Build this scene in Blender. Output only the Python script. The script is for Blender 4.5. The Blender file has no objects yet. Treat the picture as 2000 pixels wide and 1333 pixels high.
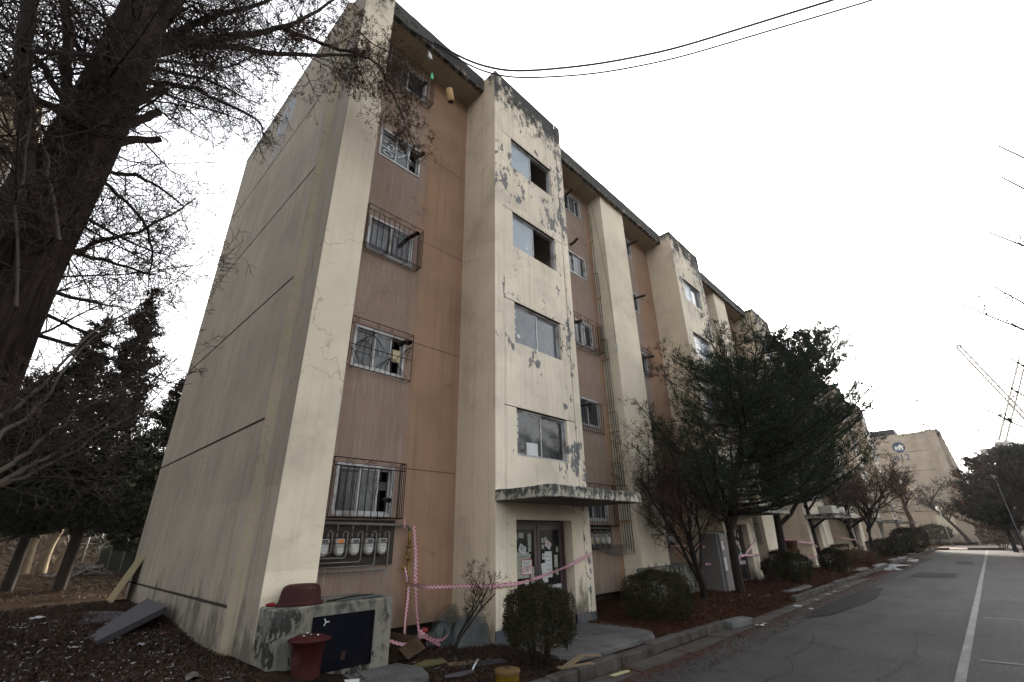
import bpy, math, random
import numpy as np
from mathutils import Vector, Matrix

R = math.radians
scene = bpy.context.scene
col = scene.collection

# ---------------------------------------------------------------- camera
cam_data = bpy.data.cameras.new('camera')
cam = bpy.data.objects.new('camera', cam_data)
col.objects.link(cam)
cr = Vector((0.71740014, 0.69646443, -0.01656316))
cu = Vector((0.28718829, -0.27399304, 0.91785113))
cf = Vector((-0.63471248, 0.66322327, 0.39657908))
mw = Matrix((cr, cu, -cf)).transposed().to_4x4()
mw.translation = Vector((7.64833643, -2.52234245, 1.65319323))
cam.matrix_world = mw
cam_data.sensor_width = 36.0
cam_data.lens = 36.0 * 891.406 / 2000.0
cam_data.clip_start = 0.05
cam_data.clip_end = 3000.0
scene.camera = cam

# ---------------------------------------------------------------- world, sun, exposure
SUN_EL, SUN_AZ = R(20.0), R(-24.0)          # azimuth measured from +Y towards +X
world = bpy.data.worlds.new('World')
scene.world = world
world.use_nodes = True
wn = world.node_tree
for n in list(wn.nodes):
    wn.nodes.remove(n)
sky = wn.nodes.new('ShaderNodeTexSky')
sky.sky_type = 'NISHITA'
sky.sun_disc = False
sky.sun_elevation = SUN_EL
sky.sun_rotation = SUN_AZ
sky.air_density = 1.0
sky.dust_density = 6.0
sky.ozone_density = 1.0
hs = wn.nodes.new('ShaderNodeHueSaturation')
hs.inputs['Saturation'].default_value = 0.22
bg = wn.nodes.new('ShaderNodeBackground')
bg.inputs['Strength'].default_value = 0.15
wo = wn.nodes.new('ShaderNodeOutputWorld')
wn.links.new(sky.outputs[0], hs.inputs['Color'])
wn.links.new(hs.outputs[0], bg.inputs['Color'])
wn.links.new(bg.outputs[0], wo.inputs['Surface'])

sun_d = bpy.data.lights.new('sun', 'SUN')
sun_d.energy = 2.0
sun_d.angle = R(1.0)
sun_d.color = (1.0, 0.86, 0.68)
sun = bpy.data.objects.new('sun', sun_d)
col.objects.link(sun)
sdir = Vector((math.sin(SUN_AZ) * math.cos(SUN_EL), math.cos(SUN_AZ) * math.cos(SUN_EL), math.sin(SUN_EL)))
sun.rotation_euler = sdir.to_track_quat('Z', 'Y').to_euler()
sun.location = (0, 40, 60)

scene.view_settings.view_transform = 'Standard'
scene.view_settings.look = 'None'
scene.view_settings.gamma = 1.0
scene.view_settings.exposure = 2.5
scene.view_settings.use_curve_mapping = False
scene.render.engine = 'CYCLES'
scene.cycles.max_bounces = 5
scene.cycles.diffuse_bounces = 3

# ---------------------------------------------------------------- mesh helpers
class MB:
    """collects boxes, tubes, lathes and free faces; build() links them as ONE mesh object"""
    def __init__(s):
        s.v = []; s.f = []; s.sm = []
    def add(s, vs, fs, smooth=False):
        o = len(s.v)
        s.v.extend([tuple(p) for p in vs])
        s.f.extend([tuple(i + o for i in f) for f in fs])
        s.sm.extend([smooth] * len(fs))
        return s
    def box(s, x0, x1, y0, y1, z0, z1, M=None):
        vs = [Vector((x, y, z)) for z in (z0, z1) for y in (y0, y1) for x in (x0, x1)]
        if M is not None:
            vs = [M @ p for p in vs]
        return s.add(vs, [(0, 2, 3, 1), (4, 5, 7, 6), (0, 1, 5, 4), (2, 6, 7, 3), (0, 4, 6, 2), (1, 3, 7, 5)])
    def cbox(s, x0, x1, y0, y1, z0, z1, c=0.01, M=None):
        """box whose edges are chamfered by c"""
        vs = []; fs = []
        X = (x0, x1); Y = (y0, y1); Z = (z0, z1)
        idx = {}
        for i in (0, 1):
            for j in (0, 1):
                for k in (0, 1):
                    dx = c if i == 0 else -c; dy = c if j == 0 else -c; dz = c if k == 0 else -c
                    for a in range(3):
                        p = [X[i] + dx, Y[j] + dy, Z[k] + dz]
                        p[a] = (X[i], Y[j], Z[k])[a]
                        idx[(i, j, k, a)] = len(vs)
                        vs.append(Vector(p) if M is None else M @ Vector(p))
        def q(*k):
            fs.append(tuple(idx[t] for t in k))
        q((0,0,0,0),(0,0,1,0),(0,1,1,0),(0,1,0,0)); q((1,0,0,0),(1,1,0,0),(1,1,1,0),(1,0,1,0))
        q((0,0,0,1),(1,0,0,1),(1,0,1,1),(0,0,1,1)); q((0,1,0,1),(0,1,1,1),(1,1,1,1),(1,1,0,1))
        q((0,0,0,2),(0,1,0,2),(1,1,0,2),(1,0,0,2)); q((0,0,1,2),(1,0,1,2),(1,1,1,2),(0,1,1,2))
        for k in (0, 1):       # edges along x
            for j in (0, 1):
                q((0,j,k,1),(0,j,k,2),(1,j,k,2),(1,j,k,1))
        for k in (0, 1):       # along y
            for i in (0, 1):
                q((i,0,k,0),(i,0,k,2),(i,1,k,2),(i,1,k,0))
        for i in (0, 1):
            for j in (0, 1):
                q((i,j,0,0),(i,j,0,1),(i,j,1,1),(i,j,1,0))
        for i in (0, 1):
            for j in (0, 1):
                for k in (0, 1):
                    q((i,j,k,0),(i,j,k,1),(i,j,k,2))
        return s.add(vs, fs)
    def tube(s, pts, r, n=6, caps=True):
        pts = [Vector(p) for p in pts]
        rs = r if isinstance(r, (list, tuple)) else [r] * len(pts)
        vs = []; fs = []
        up = Vector((0, 0, 1))
        for i, p in enumerate(pts):
            d = (pts[min(i + 1, len(pts) - 1)] - pts[max(i - 1, 0)]).normalized()
            a = d.cross(up if abs(d.z) < 0.95 else Vector((1, 0, 0))).normalized()
            b = d.cross(a)
            for k in range(n):
                t = 2 * math.pi * k / n
                vs.append(p + (a * math.cos(t) + b * math.sin(t)) * rs[i])
        for i in range(len(pts) - 1):
            for k in range(n):
                fs.append((i * n + k, i * n + (k + 1) % n, (i + 1) * n + (k + 1) % n, (i + 1) * n + k))
        s.add(vs, fs, n > 4)
        if caps:
            o = len(s.v) - len(vs)
            s.f.append(tuple(o + k for k in range(n))[::-1]); s.sm.append(False)
            s.f.append(tuple(o + (len(pts) - 1) * n + k for k in range(n))); s.sm.append(False)
        return s
    def lathe(s, prof, n=32, M=None, a0=0.0):
        vs = []; fs = []
        for r, z in prof:
            for k in range(n):
                t = 2 * math.pi * k / n + a0
                p = Vector((r * math.cos(t), r * math.sin(t), z))
                vs.append(p if M is None else M @ p)
        for i in range(len(prof) - 1):
            for k in range(n):
                fs.append((i * n + k, i * n + (k + 1) % n, (i + 1) * n + (k + 1) % n, (i + 1) * n + k))
        return s.add(vs, fs, True)
    def quad(s, *p):
        return s.add(p, [tuple(range(len(p)))])
    def mesh(s, name, mt=None):
        me = bpy.data.meshes.new(name)
        me.from_pydata([tuple(p) for p in s.v], [], s.f)
        me.polygons.foreach_set('use_smooth', s.sm)
        if mt: me.materials.append(mt)
        me.update()
        return me
    def build(s, name, mt=None, parent=None, loc=None, **kw):
        return link(name, s.mesh(name, mt), parent, loc, **kw)

def link(name, me, parent=None, loc=None, rot=None, **kw):
    o = bpy.data.objects.new(name, me)
    col.objects.link(o)
    if parent is not None: o.parent = parent
    if loc is not None: o.location = loc
    if rot is not None: o.rotation_euler = rot
    for k, v in kw.items(): o[k] = v
    return o

def thing(name, label, cat, loc=(0, 0, 0), rz=0.0, group=None):
    o = bpy.data.objects.new(name, None)
    o.empty_display_size = 0.2
    col.objects.link(o)
    o.location = loc; o.rotation_euler = (0, 0, rz)
    return tag(o, label, cat, group)

def tag(o, label, cat, group=None):
    o['label'] = label; o['category'] = cat
    if group: o['group'] = group
    return o

def copy_tree(o, parent=None):
    c = o.copy(); col.objects.link(c)
    if parent is not None: c.parent = parent
    for ch in list(o.children): copy_tree(ch, c)
    return c

def np_mesh(name, V, F, mt, smooth=False):
    """fast mesh from numpy arrays (F: Nx3 or Nx4)"""
    me = bpy.data.meshes.new(name)
    V = np.asarray(V, np.float32); F = np.asarray(F, np.int32)
    me.vertices.add(len(V)); me.vertices.foreach_set('co', V.ravel())
    me.loops.add(F.size); me.loops.foreach_set('vertex_index', F.ravel())
    me.polygons.add(len(F))
    me.polygons.foreach_set('loop_start', np.arange(0, F.size, F.shape[1], dtype=np.int32))
    me.polygons.foreach_set('loop_total', np.full(len(F), F.shape[1], np.int32))
    if smooth: me.polygons.foreach_set('use_smooth', np.ones(len(F), bool))
    me.materials.append(mt)
    me.update(calc_edges=True)
    return me

def tubes_np(paths, sides=4):
    """paths: list of (points Nx3, radii N) -> V, F"""
    Vs = []; Fs = []; off = 0
    for pts, rad in paths:
        P = np.asarray(pts, float); r = np.asarray(rad, float); n = len(P)
        d = np.gradient(P, axis=0)
        d /= np.linalg.norm(d, axis=1)[:, None] + 1e-9
        ref = np.where(np.abs(d[:, 2:3]) < 0.95, np.array([[0, 0, 1.0]]), np.array([[1.0, 0, 0]]))
        a = np.cross(d, ref); a /= np.linalg.norm(a, axis=1)[:, None] + 1e-9
        b = np.cross(d, a)
        t = np.arange(sides) * 2 * np.pi / sides
        ring = P[:, None, :] + r[:, None, None] * (a[:, None, :] * np.cos(t)[None, :, None] + b[:, None, :] * np.sin(t)[None, :, None])
        Vs.append(ring.reshape(-1, 3))
        i = np.arange(n - 1)[:, None] * sides; k = np.arange(sides)[None, :]; k2 = (k + 1) % sides
        Fs.append(np.stack([i + k, i + k2, i + sides + k2, i + sides + k], -1).reshape(-1, 4) + off)
        off += n * sides
    return np.concatenate(Vs), np.concatenate(Fs)

def leaf_cloud(C, size, rng, aspect=1.0, jitter=0.4):
    """one small quad at every centre, random facing"""
    n = len(C)
    a = rng.normal(size=(n, 3)); a /= np.linalg.norm(a, axis=1)[:, None]
    b = rng.normal(size=(n, 3)); b = np.cross(a, b); b /= np.linalg.norm(b, axis=1)[:, None]
    s = size * (1 + jitter * (rng.random(n) * 2 - 1))[:, None]
    a = a * s * aspect; b = b * s
    V = np.stack([C - a, C - b * .5, C + a, C + b * .5], 1).reshape(-1, 3)
    F = np.arange(n * 4).reshape(-1, 4)
    return V, F

def tufts(C, D, L, rng, k=7, w=0.006, spread=0.75):
    """needle tufts: k thin triangles fanning out of every centre C along D"""
    n = len(C)
    D = D / (np.linalg.norm(D, axis=1)[:, None] + 1e-9)
    d = D[:, None, :] + rng.normal(size=(n, k, 3)) * spread
    d /= np.linalg.norm(d, axis=2)[:, :, None]
    l = (L * (0.7 + 0.6 * rng.random((n, k))))[:, :, None]
    c = C[:, None, :] + rng.normal(size=(n, k, 3)) * L * 0.25
    sd = np.cross(d, rng.normal(size=(n, k, 3))); sd /= np.linalg.norm(sd, axis=2)[:, :, None] + 1e-9
    V = np.stack([c - sd * w, c + sd * w, c + d * l], 2).reshape(-1, 3)
    F = np.arange(n * k * 3).reshape(-1, 3)
    return V, F

# ---------------------------------------------------------------- material helpers
class Mt:
    def __init__(s, name, rough=0.85, spec=0.3, metal=0.0):
        s.m = bpy.data.materials.new(name); s.m.use_nodes = True
        s.nt = s.m.node_tree; s.b = s.nt.nodes['Principled BSDF']
        s.b.inputs['Roughness'].default_value = rough
        s.b.inputs['Specular IOR Level'].default_value = spec
        s.b.inputs['Metallic'].default_value = metal
        g = s.nt.nodes.new('ShaderNodeNewGeometry'); s.pos = g.outputs['Position']; s.nrm = g.outputs['Normal']
    def n(s, t, **kw):
        nd = s.nt.nodes.new(t)
        for k, v in kw.items(): setattr(nd, k, v)
        return nd
    def set(s, sock, v):
        if isinstance(v, bpy.types.NodeSocket): s.nt.links.new(v, sock)
        elif isinstance(v, (tuple, list)) and len(v) == 3 and sock.type == 'RGBA': sock.default_value = (*v, 1)
        else: sock.default_value = v
    def math(s, op, a, b=0.0, c=None, clamp=False):
        nd = s.n('ShaderNodeMath', operation=op, use_clamp=clamp)
        s.set(nd.inputs[0], a); s.set(nd.inputs[1], b)
        if c is not None: s.set(nd.inputs[2], c)
        return nd.outputs[0]
    def scale(s, v, k):
        nd = s.n('ShaderNodeVectorMath', operation='MULTIPLY'); s.set(nd.inputs[0], v); nd.inputs[1].default_value = k
        return nd.outputs[0]
    def shift(s, v, k):
        nd = s.n('ShaderNodeVectorMath', operation='ADD'); s.set(nd.inputs[0], v); nd.inputs[1].default_value = k
        return nd.outputs[0]
    def noise(s, scale=1.0, detail=4.0, rough=0.55, vec=None, dist=0.0):
        nd = s.n('ShaderNodeTexNoise')
        s.set(nd.inputs['Vector'], s.pos if vec is None else vec)
        nd.inputs['Scale'].default_value = scale; nd.inputs['Detail'].default_value = detail
        nd.inputs['Roughness'].default_value = rough; nd.inputs['Distortion'].default_value = dist
        return nd.outputs['Fac']
    def step(s, v, a, b, lo=0.0, hi=1.0):
        nd = s.n('ShaderNodeMapRange'); s.set(nd.inputs[0], v)
        s.set(nd.inputs[1], a); s.set(nd.inputs[2], b); nd.inputs[3].default_value = lo; nd.inputs[4].default_value = hi
        return nd.outputs[0]
    def mix(s, f, a, b):
        nd = s.n('ShaderNodeMix', data_type='RGBA'); s.set(nd.inputs[0], f); s.set(nd.inputs[6], a); s.set(nd.inputs[7], b)
        return nd.outputs[2]
    def xyz(s, v=None):
        nd = s.n('ShaderNodeSeparateXYZ'); s.set(nd.inputs[0], s.pos if v is None else v)
        return nd.outputs
    def bump(s, h, strength=0.3, dist=0.01):
        nd = s.n('ShaderNodeBump'); nd.inputs['Strength'].default_value = strength; nd.inputs['Distance'].default_value = dist
        s.set(nd.inputs['Height'], h)
        s.nt.links.new(nd.outputs[0], s.b.inputs['Normal'])
    def out(s, c, rough=None):
        s.set(s.b.inputs['Base Color'], c)
        if rough is not None: s.set(s.b.inputs['Roughness'], rough)
        return s.m

def simple(name, c, rough=0.7, spec=0.12, metal=0.0, var=0.25, sc=8.0, dirt=None, dirt_amt=0.5):
    m = Mt(name, rough, spec, metal)
    d = tuple(x * (1 - var) for x in c); l = tuple(min(1, x * (1 + var)) for x in c)
    base = m.mix(m.noise(sc, 5), d, l)
    if dirt:
        base = m.mix(m.step(m.noise(sc * 0.45, 8, 0.65), 0.6 - dirt_amt * 0.25, 0.66), base, dirt)
    m.bump(m.noise(sc * 8, 3), 0.15, 0.003)
    return m.out(base)

def wall_paint(name, c, grime=(0.10, 0.09, 0.08), peel=(0.12, 0.12, 0.12), streak=0.35, peel_amt=0.0, mold_top=None,
               base_dirt=None, white_streak=0.0, peel_z=None, grey_cols=None, scuff=0.0, side=0.0, patches=(), msc=1.0):
    m = Mt(name, 0.92, 0.15)
    P = m.pos; X, Y, Z = m.xyz()
    c2 = tuple(x * 0.84 for x in c); c3 = tuple(min(1, x * 1.08) for x in c)
    cc = m.mix(m.step(m.noise(0.55, 5), 0.35, 0.65), c2, c3)
    cc = m.mix(m.math('MULTIPLY', m.step(m.noise(0.9, 4, 0.5, m.shift(P, (31, 7, 3))), 0.5, 0.62), 0.35), cc, tuple(x * .88 for x in c))
    if grey_cols is not None:
        P0, w, gc, offs = grey_cols
        tot = None
        wob = m.math('MULTIPLY', m.math('SUBTRACT', m.noise(1.1, 4), 0.5), 0.7)
        for o in offs:
            d = m.math('PINGPONG', m.math('ADD', m.math('SUBTRACT', Y, o), P0 * 40), P0 / 2)
            k = m.step(m.math('ADD', d, wob), w + 0.18, w - 0.18)
            tot = k if tot is None else m.math('MAXIMUM', tot, k)
        # splash dirt fades where rain is shed
        cc = m.mix(m.math('MULTIPLY', tot, m.step(m.noise(0.35, 3), 0.25, 0.6, 0.65, 1.0)), cc, gc)
    # long vertical run-off streaks
    sv = m.scale(P, (5.5, 5.5, 0.16))
    st = m.math('MULTIPLY', m.step(m.noise(1.6, 7, 0.62, sv), 0.52, 0.74), streak)
    cc = m.mix(st, cc, tuple(x * 0.45 for x in c))
    if white_streak:
        wv = m.scale(m.shift(P, (5, 9, 0)), (34, 34, 0.8))
        ws = m.step(m.noise(1.3, 5, 0.6, wv), 0.57, 0.64)
        if grey_cols is not None:
            ws = m.math('MULTIPLY', ws, m.math('ADD', m.math('MULTIPLY', tot, 0.8), 0.12))
        cc = m.mix(m.math('MULTIPLY', ws, white_streak), cc, (0.42, 0.41, 0.41))
    if scuff:
        sc_ = m.noise(2.6, 5, 0.6, m.scale(m.shift(P, (0, 4, 0)), (1.6, 1.6, 4.5)), 1.2)
        cc = m.mix(m.math('MULTIPLY', m.step(sc_, 0.60, 0.64), scuff), cc, tuple(x * .72 for x in c))
    wv_ = m.n('ShaderNodeTexVoronoi', feature='DISTANCE_TO_EDGE'); wv_.inputs['Scale'].default_value = 0.42
    nz = m.n('ShaderNodeTexNoise'); m.set(nz.inputs['Vector'], P); nz.inputs['Scale'].default_value = 1.7; nz.inputs['Detail'].default_value = 6
    av = m.n('ShaderNodeVectorMath', operation='ADD'); m.set(av.inputs[0], m.scale(nz.outputs['Color'], (1.1, 1.1, 1.1))); m.set(av.inputs[1], P)
    m.set(wv_.inputs['Vector'], av.outputs[0])
    ck = m.math('MULTIPLY', m.step(wv_.outputs['Distance'], 0.0045, 0.0015), m.step(m.noise(0.5, 3, .5, m.shift(P, (8, 8, 8))), 0.52, 0.60))
    cc = m.mix(m.math('MULTIPLY', ck, 0.55), cc, tuple(x * .35 for x in c))
    for (ax, a0, a1, z0_, z1_, amt_) in patches:
        q = (X, Y, Z)[ax]; wob_ = m.math('MULTIPLY', m.math('SUBTRACT', m.noise(3.0, 3), .5), .10)
        k_ = m.math('MULTIPLY', m.math('MULTIPLY', m.math('GREATER_THAN', m.math('ADD', q, wob_), a0), m.math('LESS_THAN', q, a1)), m.math('MULTIPLY', m.math('GREATER_THAN', Z, z0_), m.math('LESS_THAN', Z, z1_)))
        cc = m.mix(m.math('MULTIPLY', k_, abs(amt_)), cc, tuple(min(1, x * (1.35 if amt_ > 0 else .6)) for x in c))
    # soft soot clouds
    cc = m.mix(m.math('MULTIPLY', m.step(m.noise(0.8, 6, 0.6), 0.50, 0.8), 0.45), cc, grime)
    if peel_amt:
        pn = m.math('ADD', m.math('MULTIPLY', m.noise(1.9 * msc, 9, 0.72, m.scale(m.shift(P, (1.7, 0, 2.2)), (1, 1.2, 0.75))), 0.62), m.math('MULTIPLY', m.noise(7.5, 5, 0.6, m.scale(m.shift(P, (4, 2, 2)), (1, 1.1, 0.6))), 0.38))
        big = m.noise(0.42, 2, 0.5, m.shift(P, (3, 1, 5)))
        thr = m.math('SUBTRACT', 0.635, m.math('MULTIPLY', m.step(big, .40, .62), 0.06 * peel_amt))
        if peel_z is not None:
            z0, z1, extra = peel_z
            thr = m.math('SUBTRACT', thr, m.math('MULTIPLY', m.step(Z, z0, z1), extra))
        if side:
            d = m.math('PINGPONG', m.math('ADD', m.math('SUBTRACT', Y, 6.45), 10.668 * 40), 10.668 / 2)
            thr = m.math('SUBTRACT', thr, m.math('MULTIPLY', m.step(d, 0.9, 0.0), side))
        k = m.step(m.math('SUBTRACT', pn, thr), 0.0, 0.012)
        pc = m.mix(m.noise(9, 4), tuple(x * .7 for x in peel), tuple(x * 1.5 for x in peel))
        cc = m.mix(k, cc, pc)
        hgt = m.math('SUBTRACT', m.math('MULTIPLY', m.noise(40, 4), 0.35), k)
    else:
        hgt = m.math('ADD', m.math('MULTIPLY', m.noise(45, 4), 0.4), m.math('MULTIPLY', m.noise(6, 4), 0.8))
    if mold_top is not None:
        z0, z1, amt = mold_top
        mn = m.noise(3.0 * msc, 9, 0.74, m.scale(P, (1.3, 1.3, 0.9)))
        zz = m.step(Z, z0, z1)
        k = m.step(m.math('ADD', mn, m.math('MULTIPLY', zz, amt)), 0.60, 0.72)
        cc = m.mix(m.math('MULTIPLY', k, m.math('MINIMUM', m.math('MULTIPLY', zz, 3.0), 1.0)), cc, (0.045, 0.045, 0.042))
    if base_dirt is not None:
        z0, z1, amt = base_dirt
        mn = m.noise(2.4, 8, 0.7, m.scale(P, (1.6, 1.6, 0.6)))
        k = m.step(m.math('ADD', mn, m.step(Z, z1, z0, 0, 0.32)), 0.66, 0.80)
        cc = m.mix(m.math('MULTIPLY', k, amt), cc, (0.06, 0.055, 0.045))
    m.bump(hgt, 0.35, 0.006)
    return m.out(cc)

PER = 10.668      # facade module
CREAM = (0.56, 0.495, 0.385)
M_cream = wall_paint('cream_paint', CREAM, patches=((1, -1, .9, 1.02, 1.30, .35), (1, 9.8, 11.5, .9, 1.5, -.25)), streak=0.22, scuff=0.5, base_dirt=(0.2, 1.3, 0.85), mold_top=(13.2, 14.15, 0.22))
M_cream_shade = wall_paint('cream_paint_shade', (0.52, 0.43, 0.315), streak=0.35, scuff=0.25, base_dirt=(0.0, 0.9, 0.7), mold_top=(13.4, 14.1, 0.25))  # cream toned darker for flanks and reveals turned from the light
M_bay = wall_paint('bay_front_paint', (0.59, 0.525, 0.42), streak=0.55, scuff=0.25, peel=(0.13, 0.13, 0.13), peel_amt=1.0,
                   peel_z=(5.0, 13.5, 0.055), mold_top=(12.3, 14.05, 0.30), side=0.075, base_dirt=(0.0, 0.5, 0.6))
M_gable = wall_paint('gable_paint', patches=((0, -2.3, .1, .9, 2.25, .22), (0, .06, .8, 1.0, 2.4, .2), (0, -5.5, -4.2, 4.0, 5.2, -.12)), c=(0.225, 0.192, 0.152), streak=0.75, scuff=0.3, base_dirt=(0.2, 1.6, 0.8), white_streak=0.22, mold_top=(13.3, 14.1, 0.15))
M_orange = wall_paint('orange_paint', (0.262, 0.163, 0.105), grime=(0.12, 0.08, 0.058), streak=0.50, white_streak=0.36,
                      grey_cols=(PER, 0.78, (0.205, 0.155, 0.125), (1.62, 8.76)), base_dirt=(0.2, 1.0, 0.35))
M_rib_lit = wall_paint('rib_paint_lit', (0.27, 0.23, 0.165), streak=.5, scuff=.4, base_dirt=(0.2, 1.2, 0.6))  # gable tone lightened, since this face turns to the light
M_soffit = wall_paint('soffit_paint', (0.36, 0.305, 0.215), streak=0.0, grime=(0.16, 0.13, 0.09))
M_fascia = wall_paint('fascia_paint', (0.26, 0.235, 0.19), streak=0.4, mold_top=(13.3, 13.95, 0.42), peel_amt=2.2, peel=(0.06, 0.06, 0.06), msc=1.6)
M_canopy = wall_paint('canopy_concrete', (0.38, 0.36, 0.30), streak=1.0, mold_top=(2.1, 2.5, 0.24), peel_amt=2.0, peel=(0.025, 0.025, 0.023), msc=2.4)
M_pit = wall_paint('pit_concrete', (0.16, 0.152, 0.125), streak=1.0, mold_top=(-0.3, 1.0, 0.14), peel_amt=2.2, msc=1.9, peel=(0.022, 0.022, 0.019), grime=(0.022, 0.022, 0.018))
M_plinth = simple('plinth_paint', (0.055, 0.062, 0.075), 0.8, var=0.3, sc=5, dirt=(0.12, 0.115, 0.105))
M_groove = simple('groove_shadow', (0.035, 0.027, 0.022), 0.95)
M_back = wall_paint('back_wall_paint', (0.32, 0.28, 0.2), streak=0.3)
M_inside = simple('interior_wall', (0.16, 0.15, 0.13), 0.9)
M_alu = simple('window_aluminium', (0.33, 0.33, 0.33), 0.5, 0.5, 0.1, 0.25, 6, dirt=(0.12, 0.10, 0.085), dirt_amt=0.5)
M_steel = simple('dark_frame', (0.07, 0.07, 0.075), 0.5, 0.4, 0.3)
M_mauve = simple('mauve_door_paint', (0.052, 0.032, 0.032), 0.5, 0.4, 0, 0.2, 3, dirt=(0.06, 0.04, 0.04))
M_rust = simple('rusty_iron', (0.013, 0.008, 0.007), 0.8, 0.2, 0.0, 0.5, 20, dirt=(0.04, 0.016, 0.009))
M_galv = simple('galvanised_pipe', (0.115, 0.11, 0.10), 0.55, 0.5, 0.4, 0.3, 9, dirt=(0.10, 0.075, 0.055))
M_cable = simple('black_cable', (0.012, 0.012, 0.012), 0.6)
M_flue = simple('sooty_flue_pipe', (0.055, 0.046, 0.038), 0.6, 0.4, 0.5, 0.5, 14, dirt=(0.03, 0.02, 0.015))
M_yellow = simple('yellow_pipe_paint', (0.17, 0.10, 0.010), 0.55, 0.4, 0, 0.25, 9, dirt=(0.10, 0.06, 0.02))
M_meter = simple('meter_casing', (0.27, 0.265, 0.24), 0.5, 0.4, 0, 0.12, 6, dirt=(0.14, 0.13, 0.115))
M_meterdial = simple('meter_dial', (0.05, 0.05, 0.065), 0.25, 0.5)
M_orange_lab = simple('orange_label', (0.45, 0.14, 0.04), 0.6)
M_yellow_lab = simple('yellow_label', (0.30, 0.28, 0.10), 0.6)

def glass_mat(name, c, rough, dust_reflect=0.3):
    m = Mt(name, rough, 0.5)
    base = m.mix(m.math('MULTIPLY', m.step(m.noise(1.6, 7, 0.72, m.scale(m.pos, (1, 1.6, .9)), 1.5), 0.40, 0.66), dust_reflect), c, (0.20, 0.21, 0.20))  # pale blotches: dust, plus varied reflections painted into the glass
    m.bump(m.noise(1.4, 2), 0.05, 0.02)
    return m.out(base, m.step(m.noise(6, 4), 0.3, 0.7, rough * 0.7, rough * 1.8 + 0.02))
M_glass = glass_mat('dark_window_glass', (0.012, 0.014, 0.016), 0.05, 0.12)
M_glass_grey = glass_mat('curtained_glass', (0.035, 0.042, 0.048), 0.12, 0.3)
M_frost = glass_mat('frosted_glass', (0.20, 0.245, 0.28), 0.35, 0.25)
M_glass_bay = glass_mat('stair_glass', (0.045, 0.056, 0.066), 0.10, 0.3)
M_doorglass = glass_mat('door_glass', (0.006, 0.008, 0.008), 0.08, 0.04)
M_doorglass.node_tree.nodes['Principled BSDF'].inputs['Specular IOR Level'].default_value = 0.18
M_paper = simple('paper_white', (0.44, 0.46, 0.455), 0.9, var=0.08, sc=12)
M_paper2 = simple('paper_yellowed', (0.27, 0.285, 0.24), 0.9, var=0.1, sc=12)
M_red = simple('red_print', (0.42, 0.02, 0.03), 0.7, var=0.1)
M_ink = simple('dark_print', (0.03, 0.03, 0.035), 0.8)
M_mud = simple('cardboard_in_window', (0.44, 0.38, 0.24), 0.8, sc=12)
M_chalk = simple('spray_paint_white', (0.42, 0.45, 0.47), 0.9, var=0.3, sc=20)
M_bluelogo = simple('blue_emblem_paint', (0.035, 0.06, 0.10), 0.85)
M_fadelogo = simple('faded_blue_paint', (0.215, 0.235, 0.255), 0.9, var=0.25, sc=4, dirt=(0.25, 0.215, 0.185), dirt_amt=0.6)
M_logowhite = simple('white_emblem_paint', (0.5, 0.5, 0.46), 0.85)

def text_mesh(body, size, mt, name='lettering', extrude=0.0):
    cu_ = bpy.data.curves.new(name, 'FONT')
    cu_.body = body; cu_.size = size; cu_.resolution_u = 2; cu_.extrude = extrude
    o = bpy.data.objects.new(name, cu_); col.objects.link(o)
    dg = bpy.context.evaluated_depsgraph_get()
    me = bpy.data.meshes.new_from_object(o.evaluated_get(dg))
    bpy.data.objects.remove(o); bpy.data.curves.remove(cu_)
    me.name = name
    me.materials.clear(); me.materials.append(mt)
    return me
ROT_PX = (R(90), 0, R(90))      # text facing +X, reading along +Y
ROT_MY = (R(90), 0, 0)          # text facing -Y, reading along +X

#=== STRUCTURE ===
exec_part = None
# ================================================================ ground, road, kerb
def sstep(a, b, x):
    t = np.clip((x - a) / (b - a), 0, 1); return t * t * (3 - 2 * t)
rs = np.random.RandomState(5)
_ph = rs.rand(12, 3) * 6.28; _fr = rs.randn(12, 2)
def gnoise(x, y, f=1.0):
    s = 0
    for i in range(12):
        k = f * (0.5 + 0.35 * i)
        s = s + np.sin(_fr[i, 0] * x * k + _fr[i, 1] * y * k + _ph[i, 0]) / (1 + 0.5 * i)
    return s / 3.0
def gz(x, y):
    return _gz(x, y) - 0.05 * sstep(3.1, 3.27, np.asarray(x, float))
def _gz(x, y):
    x = np.asarray(x, float); y = np.asarray(y, float)
    h = 0.30 * sstep(3.0, 1.0, x) * sstep(1.6, -0.2, y)
    h = h + 0.20 * sstep(-0.3, -4.0, x) * sstep(3.0, -0.2, y) + 0.0 * y
    h = np.where(x < -7, 0.5 + 0 * h, h)
    h = h * sstep(-9.0, -2.6, y + 0 * x) if False else h
    yard = 0.02 - 0.05 * sstep(2.2, 3.1, x)
    mound = 0.10 * sstep(2.9, 2.2, x) * sstep(7.0, 9.0, y) * sstep(3.2, 2.4, x)
    return yard + h * 0.95 + mound + 0.022 * gnoise(x, y, 1.6)

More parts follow.
